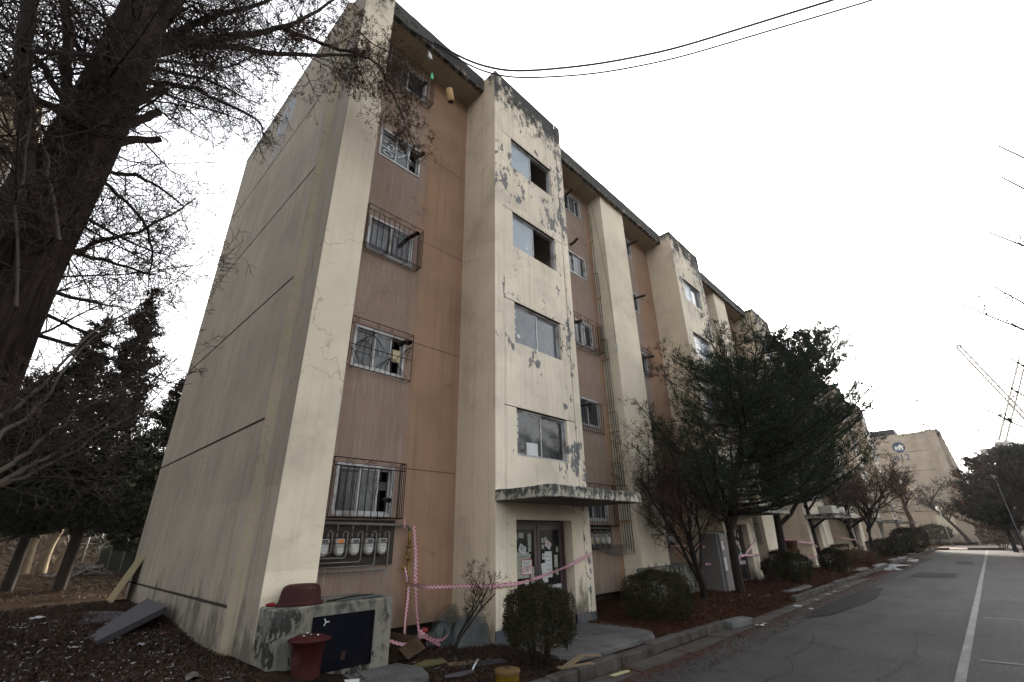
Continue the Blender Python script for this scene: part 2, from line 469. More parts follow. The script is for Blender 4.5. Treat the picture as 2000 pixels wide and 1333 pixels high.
M_dirt = Mt('yard_dirt', 1.0, 0.0)
_n1 = M_dirt.noise(1.3, 8, 0.65); _n2 = M_dirt.noise(9, 8, 0.7)
_c = M_dirt.mix(M_dirt.step(_n1, 0.35, 0.65), (0.011, 0.008, 0.006), (0.030, 0.021, 0.015))
_c = M_dirt.mix(M_dirt.step(_n2, 0.50, 0.68), _c, (0.006, 0.0045, 0.0035))
_x, _y, _z = M_dirt.xyz()
_c = M_dirt.mix(M_dirt.math('MULTIPLY', M_dirt.step(_y, 4.5, 9.0), M_dirt.step(M_dirt.noise(2.2, 6), 0.35, 0.6)), _c, (0.034, 0.016, 0.0095))
_c = M_dirt.mix(M_dirt.math('MULTIPLY', M_dirt.step(_x, -12.0, -20.0), M_dirt.step(M_dirt.noise(0.9, 6), 0.3, 0.6)), _c, (0.010, 0.0075, 0.005))
M_dirt.bump(M_dirt.noise(14, 8, 0.7), 0.9, 0.05); M_dirt = M_dirt.out(_c)

def grid_mesh(name, xs, ys, f, mt):
    Xg, Yg = np.meshgrid(xs, ys, indexing='ij')
    Z = f(Xg, Yg)
    V = np.stack([Xg, Yg, Z], -1).reshape(-1, 3)
    a, b = len(xs), len(ys)
    i, j = np.meshgrid(np.arange(a - 1), np.arange(b - 1), indexing='ij')
    F = np.stack([i * b + j, (i + 1) * b + j, (i + 1) * b + j + 1, i * b + j + 1], -1).reshape(-1, 4)
    return np_mesh(name, V, F, mt, True)

xs = np.concatenate([np.arange(-70, -8, 1.2), np.arange(-8, 3.13, 0.12)]); xs[-1] = 3.27
ys = np.concatenate([np.arange(-30, -6, 1.0), np.arange(-6, 12, 0.12), np.arange(12, 88, 0.8)])
link('dirt_yard', grid_mesh('dirt_yard', xs, ys, gz, M_dirt), kind='structure')
M_far = simple('far_ground_earth', (0.04, 0.031, 0.023), 0.95, sc=0.4)
MB().quad((-460, -300, -0.30), (460, -300, -0.30), (460, 520, -0.30), (-460, 520, -0.30)).build('ground', M_far, kind='structure')

m = Mt('asphalt', 0.95, 0.12)
X_, Y_, Z_ = m.xyz()
c = m.mix(m.step(m.noise(0.35, 5), 0.35, 0.65), (0.024, 0.0237, 0.0238), (0.040, 0.0395, 0.0385))
c = m.mix(m.step(m.noise(60, 3, .7), 0.54, 0.66), c, (0.085, 0.084, 0.082))
c = m.mix(m.step(m.noise(48, 3, 0.7, m.shift(m.pos, (3, 3, 3))), 0.55, 0.66), c, (0.008, 0.008, 0.008))
c = m.mix(m.math('MULTIPLY', m.step(m.noise(1.4, 5, .65, m.shift(m.pos, (2, 9, 1))), 0.60, 0.66), 0.55), c, (0.016, 0.0155, 0.015))
c = m.mix(m.math('MULTIPLY', m.step(m.noise(0.5, 6, 0.6, m.scale(m.pos, (1.6, 0.3, 1))), 0.50, 0.66), 0.6), c, (0.019, 0.019, 0.021))
# fallen needles and silt washed against the kerb
dk = m.math('ADD', m.step(X_, 3.3, 4.25, 0.42, 0.0), m.noise(2.6, 8, 0.7))
c = m.mix(m.step(dk, 0.70, 0.80), c, (0.035, 0.014, 0.009))
dk2 = m.math('ADD', m.step(X_, 3.3, 5.2, 0.2, 0.0), m.noise(1.2, 8, 0.7, m.scale(m.pos, (2.0, 0.5, 1))))
c = m.mix(m.math('MULTIPLY', m.step(dk2, 0.66, 0.8), 0.6), c, (0.042, 0.025, 0.019))
m.bump(m.math('ADD', m.noise(130, 3), m.math('MULTIPLY', m.noise(5, 4), 0.6)), 0.5, 0.01)
M_asphalt = m.out(c)
link('road', grid_mesh('road', np.linspace(3.2, 9.6, 20), np.linspace(-12, 62, 90), lambda x, y: -0.10 + 0.008 * gnoise(x, y, .5), M_asphalt), kind='structure')

m = Mt('old_concrete', 0.9, 0.25)
c = m.mix(m.step(m.noise(1.5, 7, 0.65), 0.35, 0.65), (0.042, 0.040, 0.038), (0.088, 0.086, 0.083))
c = m.mix(m.step(m.noise(2.3, 8, 0.7, m.shift(m.pos, (9, 2, 2))), 0.55, 0.66), c, (0.026, 0.024, 0.021))
c = m.mix(m.step(m.noise(70, 3), 0.56, 0.7), c, (0.13, 0.13, 0.127))
m.bump(m.noise(22, 7, 0.7), 0.6, 0.02)
M_conc = m.out(c)
m = Mt('worn_line_paint', 0.8, 0.3)
wear = m.math('MULTIPLY', m.step(m.noise(11, 8, 0.78), 0.44, 0.56), m.step(m.noise(1.3, 5, .6), .42, .60, .12, 1.0))
M_line = m.out(m.mix(wear, (0.028, 0.028, 0.029), (0.066, 0.066, 0.064)))
m = Mt('patch_asphalt', 0.97, 0.05)
m.bump(m.noise(120, 3), 0.5, 0.01)
M_patch = m.out(m.mix(m.noise(2, 6), (0.015, 0.0155, 0.017), (0.026, 0.0265, 0.028)))
M_crack = simple('crack_dirt', (0.013, 0.010, 0.008), 0.95, sc=14)

def wobble_strip(name, pts, w, z, mt, rng, jit=0.02, parent=None, **kw):
    L = []; Rr = []
    pts = [Vector((p[0], p[1], 0)) for p in pts]
    out = []
    for i in range(len(pts) - 1):
        n_ = max(2, int((pts[i + 1] - pts[i]).length / 0.12))
        for k in range(n_): out.append(pts[i].lerp(pts[i + 1], k / n_))
    out.append(pts[-1])
    b = MB(); vs = []; fs = []
    for i, p in enumerate(out):
        d = (out[min(i + 1, len(out) - 1)] - out[max(i - 1, 0)]).normalized(); s_ = Vector((-d.y, d.x, 0))
        q = p + s_ * rng.uniform(-jit, jit); ww = w * rng.uniform(0.6, 1.3) / 2
        vs += [(q + s_ * ww) + Vector((0, 0, z)), (q - s_ * ww) + Vector((0, 0, z))]
    fs = [(2 * i, 2 * i + 1, 2 * i + 3, 2 * i + 2) for i in range(len(out) - 1)]
    b.add(vs, fs)
    return b.build(name, mt, parent, **kw)
rng = random.Random(3)
def road_z(x, y): return float(-0.10 + 0.008 * gnoise(np.array(x), np.array(y), .5))
lines = [((6.82, 2.0), (6.84, 62.0))] + [((6.98, y), (9.5, y + 0.1)) for y in (7.9, 12.8, 17.0, 22.8, 28.0, 33.2, 38.4)]
for i, (a, b_) in enumerate(lines):
    n_ = 60 if i == 0 else 6
    bb = MB()
    w = 0.11 if i == 0 else 0.08
    vs = []
    A = Vector((*a, 0)); B = Vector((*b_, 0)); d = (B - A).normalized(); s_ = Vector((-d.y, d.x, 0)) * w / 2
    for k in range(n_ + 1):
        p = A.lerp(B, k / n_)
        for q in (p + s_, p - s_):
            vs.append((q.x, q.y, road_z(q.x, q.y) + 0.008))
    bb.add(vs, [(2 * k, 2 * k + 1, 2 * k + 3, 2 * k + 2) for k in range(n_)])
    bb.build('road_marking', M_line, kind='structure')
cracks = [[(5.3, 3.8), (5.0, 4.9), (5.15, 5.6), (4.85, 6.4), (4.95, 7.4), (4.7, 8.6), (4.9, 9.6)],
          [(5.15, 5.6), (5.5, 5.2), (5.6, 4.6)], [(4.85, 6.4), (4.4, 6.1), (4.1, 5.6)],
          [(4.2, 5.0), (4.6, 5.1), (5.0, 4.9)], [(7.4, 13.0), (7.7, 15.0), (7.3, 17.5), (7.8, 19.5), (7.5, 22), (7.9, 25)],
          [(7.7, 15.0), (8.4, 15.2), (9.0, 14.6)], [(7.3, 17.5), (6.6, 18.3), (5.8, 18.0)], [(3.9, 23), (5.2, 23.6), (6.8, 23.2), (8.9, 24)],
          [(3.8, 33), (5.5, 32.5), (7.5, 33.3), (9.2, 33)], [(6.2, 3.0), (6.0, 5.2), (6.3, 7.4), (6.1, 10.2)]]
for cpts in cracks:
    wobble_strip('road_crack', cpts, 0.012, -0.082, M_crack, rng, 0.035, kind='structure')
def poly_flat(name, pts, z, mt, **kw):
    return MB().quad(*[(x, y, z) for x, y in pts]).build(name, mt, **kw)
poly_flat('road_patch', [(4.1, 10.6), (4.45, 11.2), (4.75, 15.2), (4.5, 18.6), (4.15, 18.2), (3.95, 13.4)], -0.084, M_patch, kind='structure')
poly_flat('road_patch', [(4.6, 24.0), (6.1, 24.4), (6.0, 27.2), (4.7, 27.0)], -0.084, M_patch, kind='structure')
poly_flat('road_patch', [(5.6, 35.0), (6.4, 35.2), (6.3, 38.2), (5.6, 38.0)], -0.084, M_patch, kind='structure')
M_gutter = simple('gutter_concrete', (0.048, 0.046, 0.042), 0.9, sc=3, dirt=(0.032, 0.015, 0.010), dirt_amt=0.7)
for k in range(14):
    y0 = 1.2 + k * 1.5
    MB().box(3.285, 3.60 + rng.uniform(-.02, .05), y0, y0 + 1.47, -0.2, -0.075 + rng.uniform(-.004, .004)).build('gutter_slab', M_gutter, kind='structure')

kerb = bpy.data.objects.new('kerb', None); col.objects.link(kerb); kerb['kind'] = 'structure'
M_kerb = simple('kerb_concrete', (0.046, 0.043, 0.038), .95, var=.35, sc=6, dirt=(.018, .013, .010), dirt_amt=.6)
yk = 0.2
rk = random.Random(11)
while yk < 60:
    ln = rk.uniform(0.92, 1.02) if yk > 3.0 else rk.uniform(0.45, 0.6)
    if 8.0 < yk < 12.6 or 30 < yk < 31:      # missing stones
        yk += 1.0; continue
    b = MB()
    dz = rk.uniform(-0.018, 0.015); dx = rk.uniform(-0.012, 0.012)
    b.cbox(-0.09, 0.07, -ln / 2 + 0.012, ln / 2 - 0.012, -0.17, 0.062, 0.016)
    b.build('kerb_stone', M_kerb, kerb, (3.19 + dx, yk + ln / 2, dz), )
    col.objects[-1].rotation_euler = (rk.uniform(-.012, .012), rk.uniform(-.06, .06), rk.uniform(-.025, .025))
    yk += ln
# right hand kerb of the road, far off
kerb2 = bpy.data.objects.new('kerb', None); col.objects.link(kerb2); kerb2['kind'] = 'structure'
for k in range(26):
    MB().cbox(-0.09, 0.07, -0.49, 0.49, -0.17, 0.05, 0.016).build('kerb_stone', M_kerb, kerb2, (9.7, 20 + k * 1.0, 0))
poly_flat('far_verge', [(9.79, -12), (40, -12), (40, 110), (9.79, 110)], -0.02, M_dirt, kind='structure')
m = Mt('brick_paving', 0.9, 0.2)
br = m.n('ShaderNodeTexBrick'); br.inputs['Scale'].default_value = 2.2
br.inputs['Color1'].default_value = (0.11, 0.065, 0.055, 1); br.inputs['Color2'].default_value = (0.085, 0.06, 0.052, 1); br.inputs['Mortar'].default_value = (0.05, 0.045, 0.04, 1)
m.set(br.inputs['Vector'], m.pos)
M_pave = m.out(br.outputs[0])
poly_flat('paved_path', [(1.5, 62.0), (9.6, 62.0), (9.6, 78.0), (-2.0, 78.0)], -0.03, M_pave, kind='structure')
poly_flat('far_yard', [(-12, 78.02), (30, 78.02), (30, 83.2), (-12, 83.2)], 0.25, M_dirt, kind='structure')
for x_ in (3.0, 6.9):
    MB().cbox(x_ - 1.4, x_ + 1.2, 61.9, 62.1, -0.15, 0.10, 0.02).build('kerb_stone', M_kerb, kerb2)

# entrance slabs, one per stair bay
def slab(n):
    y0 = 3.78 + n * PER
    xs_ = np.linspace(0.95, 2.78, 24); ys_ = np.linspace(y0, y0 + 2.55, 30)
    b = MB(); rr = random.Random(50 + n)
    top = 0.055
    N = 26
    ring = []
    for k in range(N):
        t = k / N
        ring.append(t)
    pts = [(0.95, y0 - 0.02), (1.5, y0 - 0.03), (2.1, y0 - 0.10), (2.55, y0 - 0.12), (2.74, y0 + 0.1), (2.78, y0 + 0.7), (2.80, y0 + 1.3), (2.83, y0 + 1.9),
           (2.80, y0 + 2.25), (2.68, y0 + 2.42), (2.3, y0 + 2.60), (1.8, y0 + 2.72), (1.3, y0 + 2.80), (0.95, y0 + 2.83)]
    n_ = len(pts)
    vs = [(x + rr.uniform(-.015, .015), y + rr.uniform(-.015, .015), top) for x, y in pts]
    mid = [(x + 0.03 * (1 if 1 < i < n_ - 1 else 0), y, top - 0.035) for i, (x, y) in enumerate(pts)]
    bot = [(x + 0.05 * (1 if 1 < i < n_ - 1 else 0) + rr.uniform(-.01, .03), y + rr.uniform(-.02, .02), -0.14) for i, (x, y) in enumerate(pts)]
    allv = vs + mid + bot
    fs = [tuple(range(n_))]
    for i in range(n_):
        j = (i + 1) % n_
        fs += [(i, i + n_, j + n_, j), (i + n_, i + 2 * n_, j + 2 * n_, j + n_)]
    return b.add(allv, fs)
for n_ in range(6):
    tagd = slab(n_).build('entrance_slab', M_conc, kind='structure')
rr_ = random.Random(8)
for cp in ([(1.3, 4.6), (2.0, 4.7), (2.82, 4.6)], [(1.4, 5.5), (2.2, 5.35), (2.7, 5.5)], [(2.0, 4.7), (2.1, 5.35)]):
    wobble_strip('slab_crack', cp, 0.008, 0.058, M_crack, rr_, 0.015, kind='structure')
# leaf-littered strip between slab and kerb
# ================================================================ near apartment block
NB = 6
LEN = (NB - 1) * PER + 10.5
blk = thing('apartment_building', 'abandoned five storey cream and orange apartment block with peeling stair towers beside the road', 'building')

def recess_panels(ya, yb, windows, nb):
    """orange wall bands between joints; every band is notched for its window"""
    joints = [0.30, 2.90, 5.50, 8.10, 10.70, 13.30]
    for k in range(5):
        z0, z1 = joints[k] + 0.006, joints[k + 1] - 0.006
        b = MB()
        if windows:
            w0, w1, zb = windows
            zb = zb + 2.6 * k
            b.box(-0.2, 0, ya, w0, z0, z1); b.box(-0.2, 0, w1, yb, z0, z1); b.box(-0.2, 0, w0, w1, z0, zb)
        else:
            b.box(-0.2, 0, ya, yb, z0, z1)
        b.build('wall_panel', M_orange, blk)
        MB().box(-0.2, -0.018, ya, yb, z1, z1 + 0.012).build('joint', M_groove, blk)
    MB().box(-0.2, 0, ya, yb, 13.306, 13.59).build('wall_panel', M_orange, blk)
    MB().box(-0.35, -0.22, ya, yb, -0.3, 0.45).build('footing', M_groove, blk)

_mc = {}
def cached(key, fn):
    if key not in _mc: _mc[key] = fn()
    return _mc[key]

def ring_mesh(w, h, t, d, mt, mull=()):
    """rectangular ring in the YZ plane centred at 0, depth d along x"""
    b = MB()
    b.box(-d, 0, -w / 2, w / 2, -h / 2, -h / 2 + t); b.box(-d, 0, -w / 2, w / 2, h / 2 - t, h / 2)
    b.box(-d, 0, -w / 2, -w / 2 + t, -h / 2 + t, h / 2 - t); b.box(-d, 0, w / 2 - t, w / 2, -h / 2 + t, h / 2 - t)
    for y, tt in mull:
        b.box(-d, 0, y - tt / 2, y + tt / 2, -h / 2 + t, h / 2 - t)
    return b.mesh('ring', mt)
def pane_mesh(w, h, mt):
    return MB().box(-0.006, 0, -w / 2, w / 2, -h / 2, h / 2).mesh('pane', mt)

def window(xf, y0, y1, z0, z1, sashes, proud=0.02, t=0.05, fm=None):
    """window > sash > ... : sashes = list of (ya, yb, glass material or None, track 0/1)"""
    w, h = y1 - y0, z1 - z0
    fm = fm or M_alu
    me = cached(('f', round(w, 3), round(h, 3), t, fm.name), lambda: ring_mesh(w, h, t, 0.11, fm))
    wo_ = link('window', me, blk, (xf + proud, (y0 + y1) / 2, (z0 + z1) / 2))
    yc = (y0 + y1) / 2
    for ya, yb, g, tr in sashes:
        sw, sh = yb - ya, h - 2 * t
        x = -0.03 - 0.032 * tr
        s = link('sash', cached(('s', round(sw, 3), round(sh, 3), fm.name), lambda: ring_mesh(sw, sh, 0.035, 0.026, fm)), wo_, (x, (ya + yb) / 2 - yc, 0))
        if g is not None:
            link('pane', cached(('p', round(sw, 3), round(sh, 3), g.name), lambda: pane_mesh(sw - 0.07, sh - 0.07, g)), wo_, (x - 0.012, (ya + yb) / 2 - yc, 0))
    return wo_

def scroll(b, cx, cy, cz, r, ax, turns=1.3, th=0.004, flip=1):
    pts = []
    for k in range(14):
        t = k / 13 * turns * 2 * math.pi
        rr = r * (1 - 0.65 * k / 13)
        if ax == 'x': pts.append((cx, cy + flip * rr * math.cos(t), cz + rr * math.sin(t)))
        else: pts.append((cx + flip * rr * math.cos(t), cy, cz + rr * math.sin(t)))
    b.tube(pts, th, 4, False)

def grille_box(y0, y1, z0, z1, d, style, floor=False, lo=0.0):
    g = MB(); r = 0.0095
    for z in (z0, z1):
        g.tube([(0, y0, z), (d, y0, z), (d, y1, z), (0, y1, z)], r, 4)
    if style == 'box':
        g.tube([(d, y0, z1 - 0.13), (d, y1, z1 - 0.13)], r, 4)
        for y in (y0 + .28, (y0 + y1) / 2, y1 - .28):
            scroll(g, d, y - 0.05, z1 - 0.065, 0.05, 'x'); scroll(g, d, y + 0.05, z1 - 0.065, 0.05, 'x', flip=-1)
        g.tube([(d, (y0 + y1) / 2 - .22, z1), (d, (y0 + y1) / 2 - .02, z1 - .13)], 0.004, 4); g.tube([(d, (y0 + y1) / 2, z1), (d, (y0 + y1) / 2 - .2, z1 - .13)], 0.004, 4)
        cy_ = (y0 + y1) / 2 + 0.05; cz_ = (z0 + z1) / 2 + 0.12
        for s_ in (-1, 1):
            scroll(g, d + .004, cy_ + s_ * 0.07, cz_, 0.06, 'x', flip=s_)
            g.tube([(d + .004, cy_ + s_ * 0.10, cz_ - .02), (d + .004, cy_ + s_ * .02, cz_ - 0.3)], 0.004, 4)
    go = g.build('window_grille', M_rust, blk)
    def bar(pts, rr=0.0085):
        MB().tube(pts, rr, 4).build('bar', M_rust, go)
    if style in ('box', 'plain'):
        nb_ = 11 if style == 'box' else 13
        ztop = z1 if style == 'plain' else z1 - 0.13
        for k in range(nb_ + 1):
            y = y0 + (y1 - y0) * k / nb_
            bar([(d, y, z0), (d, y, z1 if k in (0, nb_) else ztop)])
        for k in range(1, 4):
            if d > 0.12:
                bar([(d * k / 4, y1, z0), (d * k / 4, y1, z1)]); bar([(d * k / 4, y0, z0), (d * k / 4, y0, z1)])
        if d > 0.12:
            for k in range(1, 5):
                bar([(d * k / 5, y0, z0), (d * k / 5, y1, z0)])
            for y in (y0, y0 + (y1 - y0) * .36, y0 + (y1 - y0) * .72, y1):
                bar([(0, y, z0 - .006), (d, y, z0 - .006)], 0.009)
    elif style == 'pattern':
        w = y1 - y0
        bar([(d, y0, z1 - 0.13), (d, y1, z1 - 0.13)]); bar([(d, y0, (z0 + z1) / 2 - .06), (d, y1, (z0 + z1) / 2 - .06)])
        for f in (0, 1 / 3, 2 / 3, 1):
            bar([(d, y0 + w * f, z0), (d, y0 + w * f, z1 if f in (0, 1) else z1 - .13)])
        for c_ in range(3):
            a = y0 + w * c_ / 3; ww = w / 3
            for q in (0.28, 0.52, 0.76):
                for zz, hh in ((z0, .36), (z0 + .36, .36)):
                    s1 = 1 if (c_ + (zz > z0)) % 2 == 0 else -1
                    yy = a + ww * q if s1 > 0 else a + ww * (1 - q)
                    bar([(d, yy, zz), (d, yy, zz + hh * (1 - q) * .6), (d, yy - s1 * ww * q * .7, zz + hh * min(1, 1.25 - q * .5)), (d, a if s1 > 0 else a + ww, zz + hh * min(1, 1.3 - q * .5))], 0.0065)
        for y in (y0 + .12, y0 + w * .4, y0 + w * .62, y1 - .12):
            scroll(go_dummy := MB(), d, y, z1 - 0.06, 0.045, 'x'); go_dummy.build('bar', M_rust, go)
        for y in (y0 + .12, y1 - .14):
            bar([(0, y, z0), (d, y, z0)], .008); 
    return go

def flue(y, z, ln, tilt=0.08, r=0.048, x0=0.0):
    b = MB()
    b.tube([(x0 - 0.02, y, z), (x0 + ln * .5, y + .01, z - tilt * .3), (x0 + ln, y + .02, z - tilt)], r, 12, False)
    b.tube([(x0 + ln + .001, y + .02, z - tilt), (x0 + ln - 0.1, y + .018, z - tilt * .85)], r * .86, 12, False)
    b.tube([(x0 + ln * .45, y + .009, z - tilt * .28), (x0 + ln * .45 + .03, y + .01, z - tilt * .3)], r * 1.1, 12, False)
    b.build('flue_pipe', M_flue, blk)

def recess_window(yc, k, kind, mirror, flue_on=True):
    """window k (0 = ground floor) of an orange bay; kind picks the sash layout"""
    y0, y1 = yc - 0.565, yc + 0.565
    z0, z1 = 2.04 + 2.6 * k, 2.894 + 2.6 * k
    w = y1 - y0
    a = y0 + .05; b_ = y1 - .05; L = b_ - a
    if kind == 'open3':
        sh = [(a, a + L * .40, M_glass, 1), (a + L * .38, a + L * .76, M_glass_grey, 0), (a + L * .74, b_, None, 1)]
    elif kind == 'two':
        sh = [(a, a + L * .52, M_glass_grey, 1), (a + L * .48, b_, M_glass, 0)]
    else:
        sh = [(a, a + L * .40, M_glass, 1), (a + L * .38, a + L * .76, M_glass_grey, 0), (a + L * .74, b_, M_glass, 1)]
    return window(0.0, y0, y1, z0, z1, sh)

# module pieces -------------------------------------------------
def gas_meter(x, y, z, lab):
    b = MB()
    prof_w = 0.085
    # rounded casing: flat-backed body with a domed lower half
    vs = []
    out_ = []
    for k in range(13):
        t = math.pi + math.pi * k / 12
        out_.append((math.cos(t) * prof_w, math.sin(t) * prof_w * 1.15 - 0.03))
    out_ = [(-prof_w * .92, 0.055), ] + out_ + [(prof_w * .92, 0.055)]
    n_ = len(out_)
    for dx, sc in ((0, 1.0), (0.075, 1.0), (0.10, 0.86), (0.112, 0.6)):
        for (yy, zz) in out_: vs.append((x + dx, y + yy * sc, z + (zz + .02) * sc - .02))
    fs = []
    for l in range(3):
        for i in range(n_):
            j = (i + 1) % n_
            fs.append((l * n_ + i, l * n_ + j, (l + 1) * n_ + j, (l + 1) * n_ + i))
    fs.append(tuple(3 * n_ + i for i in range(n_)))
    b.add(vs, fs, False)
    b.cbox(x, x + 0.10, y - 0.078, y + 0.078, z + 0.055, z + 0.13, .012)
    o = b.build('gas_meter', M_meter, blk)
    MB().box(x + 0.101, x + 0.107, y - 0.045, y + 0.05, z + 0.072, z + 0.118).build('dial', M_meterdial if lab is M_yellow_lab else lab, o)
    MB().box(x + 0.1125, x + 0.1145, y - 0.035, y + 0.035, z - .075, z - 0.005).build('label_plate', M_paper if lab is not M_yellow_lab else M_yellow_lab, o)
    t = MB()
    for dy, s in ((-.05, .006), (-.01, .004), (.02, .006)):
        t.box(x + 0.1146, x + 0.1152, y - 0.025, y + 0.022, z - .035 + dy * .4, z - .035 + dy * .4 + s)
    t.build('print', M_ink, o)
    MB().tube([(x + .05, y - .055, z + .13), (x + .05, y - .055, z + .21)], .018, 6).tube([(x + .05, y + .055, z + .13), (x + .05, y + .055, z + .21)], .018, 6).build('connector', M_galv, o)

def meters_A(yo):
    """five meters on the left recess, header pipe above, return pipes below"""
    ys_ = [1.02, 1.28, 1.54, 1.80, 2.05]
    MB().box(0.004, 0.03, 0.82, 2.33, 1.28, 1.98).build('meter_board', simple_board, blk, (0, yo, 0))
    MB().tube([(0.12, 0.90, 1.925), (0.12, 2.52, 1.895), (0.12, 2.575, 1.87), (0.12, 2.58, 1.80)], 0.026, 8).build('gas_header_pipe', M_galv, blk, (0, yo, 0))
    for i, y in enumerate(ys_):
        gas_meter(0.05, y + yo, 1.56, [M_meterdial, M_orange_lab, M_meterdial, M_meterdial, M_meterdial][i])
        zb = 1.475 - 0.055 * i - (0.012 * i)
        MB().tube([(0.12, y - .055, 1.91), (0.10, y - .055, 1.76)], .012, 6).build('gas_pipe', M_galv, blk, (0, yo, 0))
        MB().tube([(0.10, y + .055, 1.76), (0.11, y + .06, 1.79), (0.12, y + .10, 1.795), (0.12, y + .125, 1.78), (0.12, y + .125, zb + .03), (0.12, y + .10, zb), (0.12, y + .07, zb), (0.12, 0.72, zb + .004)], .013, 6).build('gas_pipe', M_galv, blk, (0, yo, 0))

simple_board = simple('meter_board_grime', (0.042, 0.036, 0.031), 0.9, sc=5)

def meters_B(yo):
    """five meters right of the stair tower and risers up the pier flank"""
    ys_ = [7.35, 7.62, 7.89, 8.16, 8.43, ]
    b = MB().box(0.004, 0.03, 7.0, 9.3, 1.34, 1.95); b.build('meter_board', simple_board, blk, (0, yo, 0))
    MB().tube([(0.12, 7.0, 1.87), (0.12, 9.1, 1.85)], 0.024, 8).build('gas_header_pipe', M_galv, blk, (0, yo, 0))
    for i, y in enumerate(ys_):
        y = y + 0.55
        gas_meter(0.05, y + yo, 1.58, M_yellow_lab if i < 4 else M_meterdial)
        zb = 1.22 + 0.05 * (4 - i)
        xr = 0.10 + 0.075 * i
        yp = 9.84 - 0.05
        MB().tube([(0.12, y - .05, 1.86), (0.10, y - .05, 1.78)], .012, 6).build('gas_pipe', M_galv, blk, (0, yo, 0))
        top = [3.0, 5.2, 7.7, 10.3, 12.9][4 - i] if i < 5 else 3
        MB().tube([(0.12, y + .12, 1.75), (0.12, y + .12, zb + .03), (0.12, y + .14, zb), (0.12, yp - .02, zb), (xr, yp, zb), (xr, yp, top), (xr - .03, yp, top + .03), (0.02, yp - .05, top + .03)], .0125, 6).build('gas_pipe', M_galv, blk, (0, yo, 0))
    for z in (2.05, 4.6, 7.0, 9.3, 11.7):
        MB().box(0.02, 0.05 + 0.075 * min(5, 5.6 - (z - 2) / 2.3), 9.76, 9.775, z - .014, z + .014).build('pipe_bracket', M_rustorange, blk, (0, yo, 0))
M_rustorange = simple('rusted_bracket', (0.22, 0.09, 0.03), 0.8, sc=20)

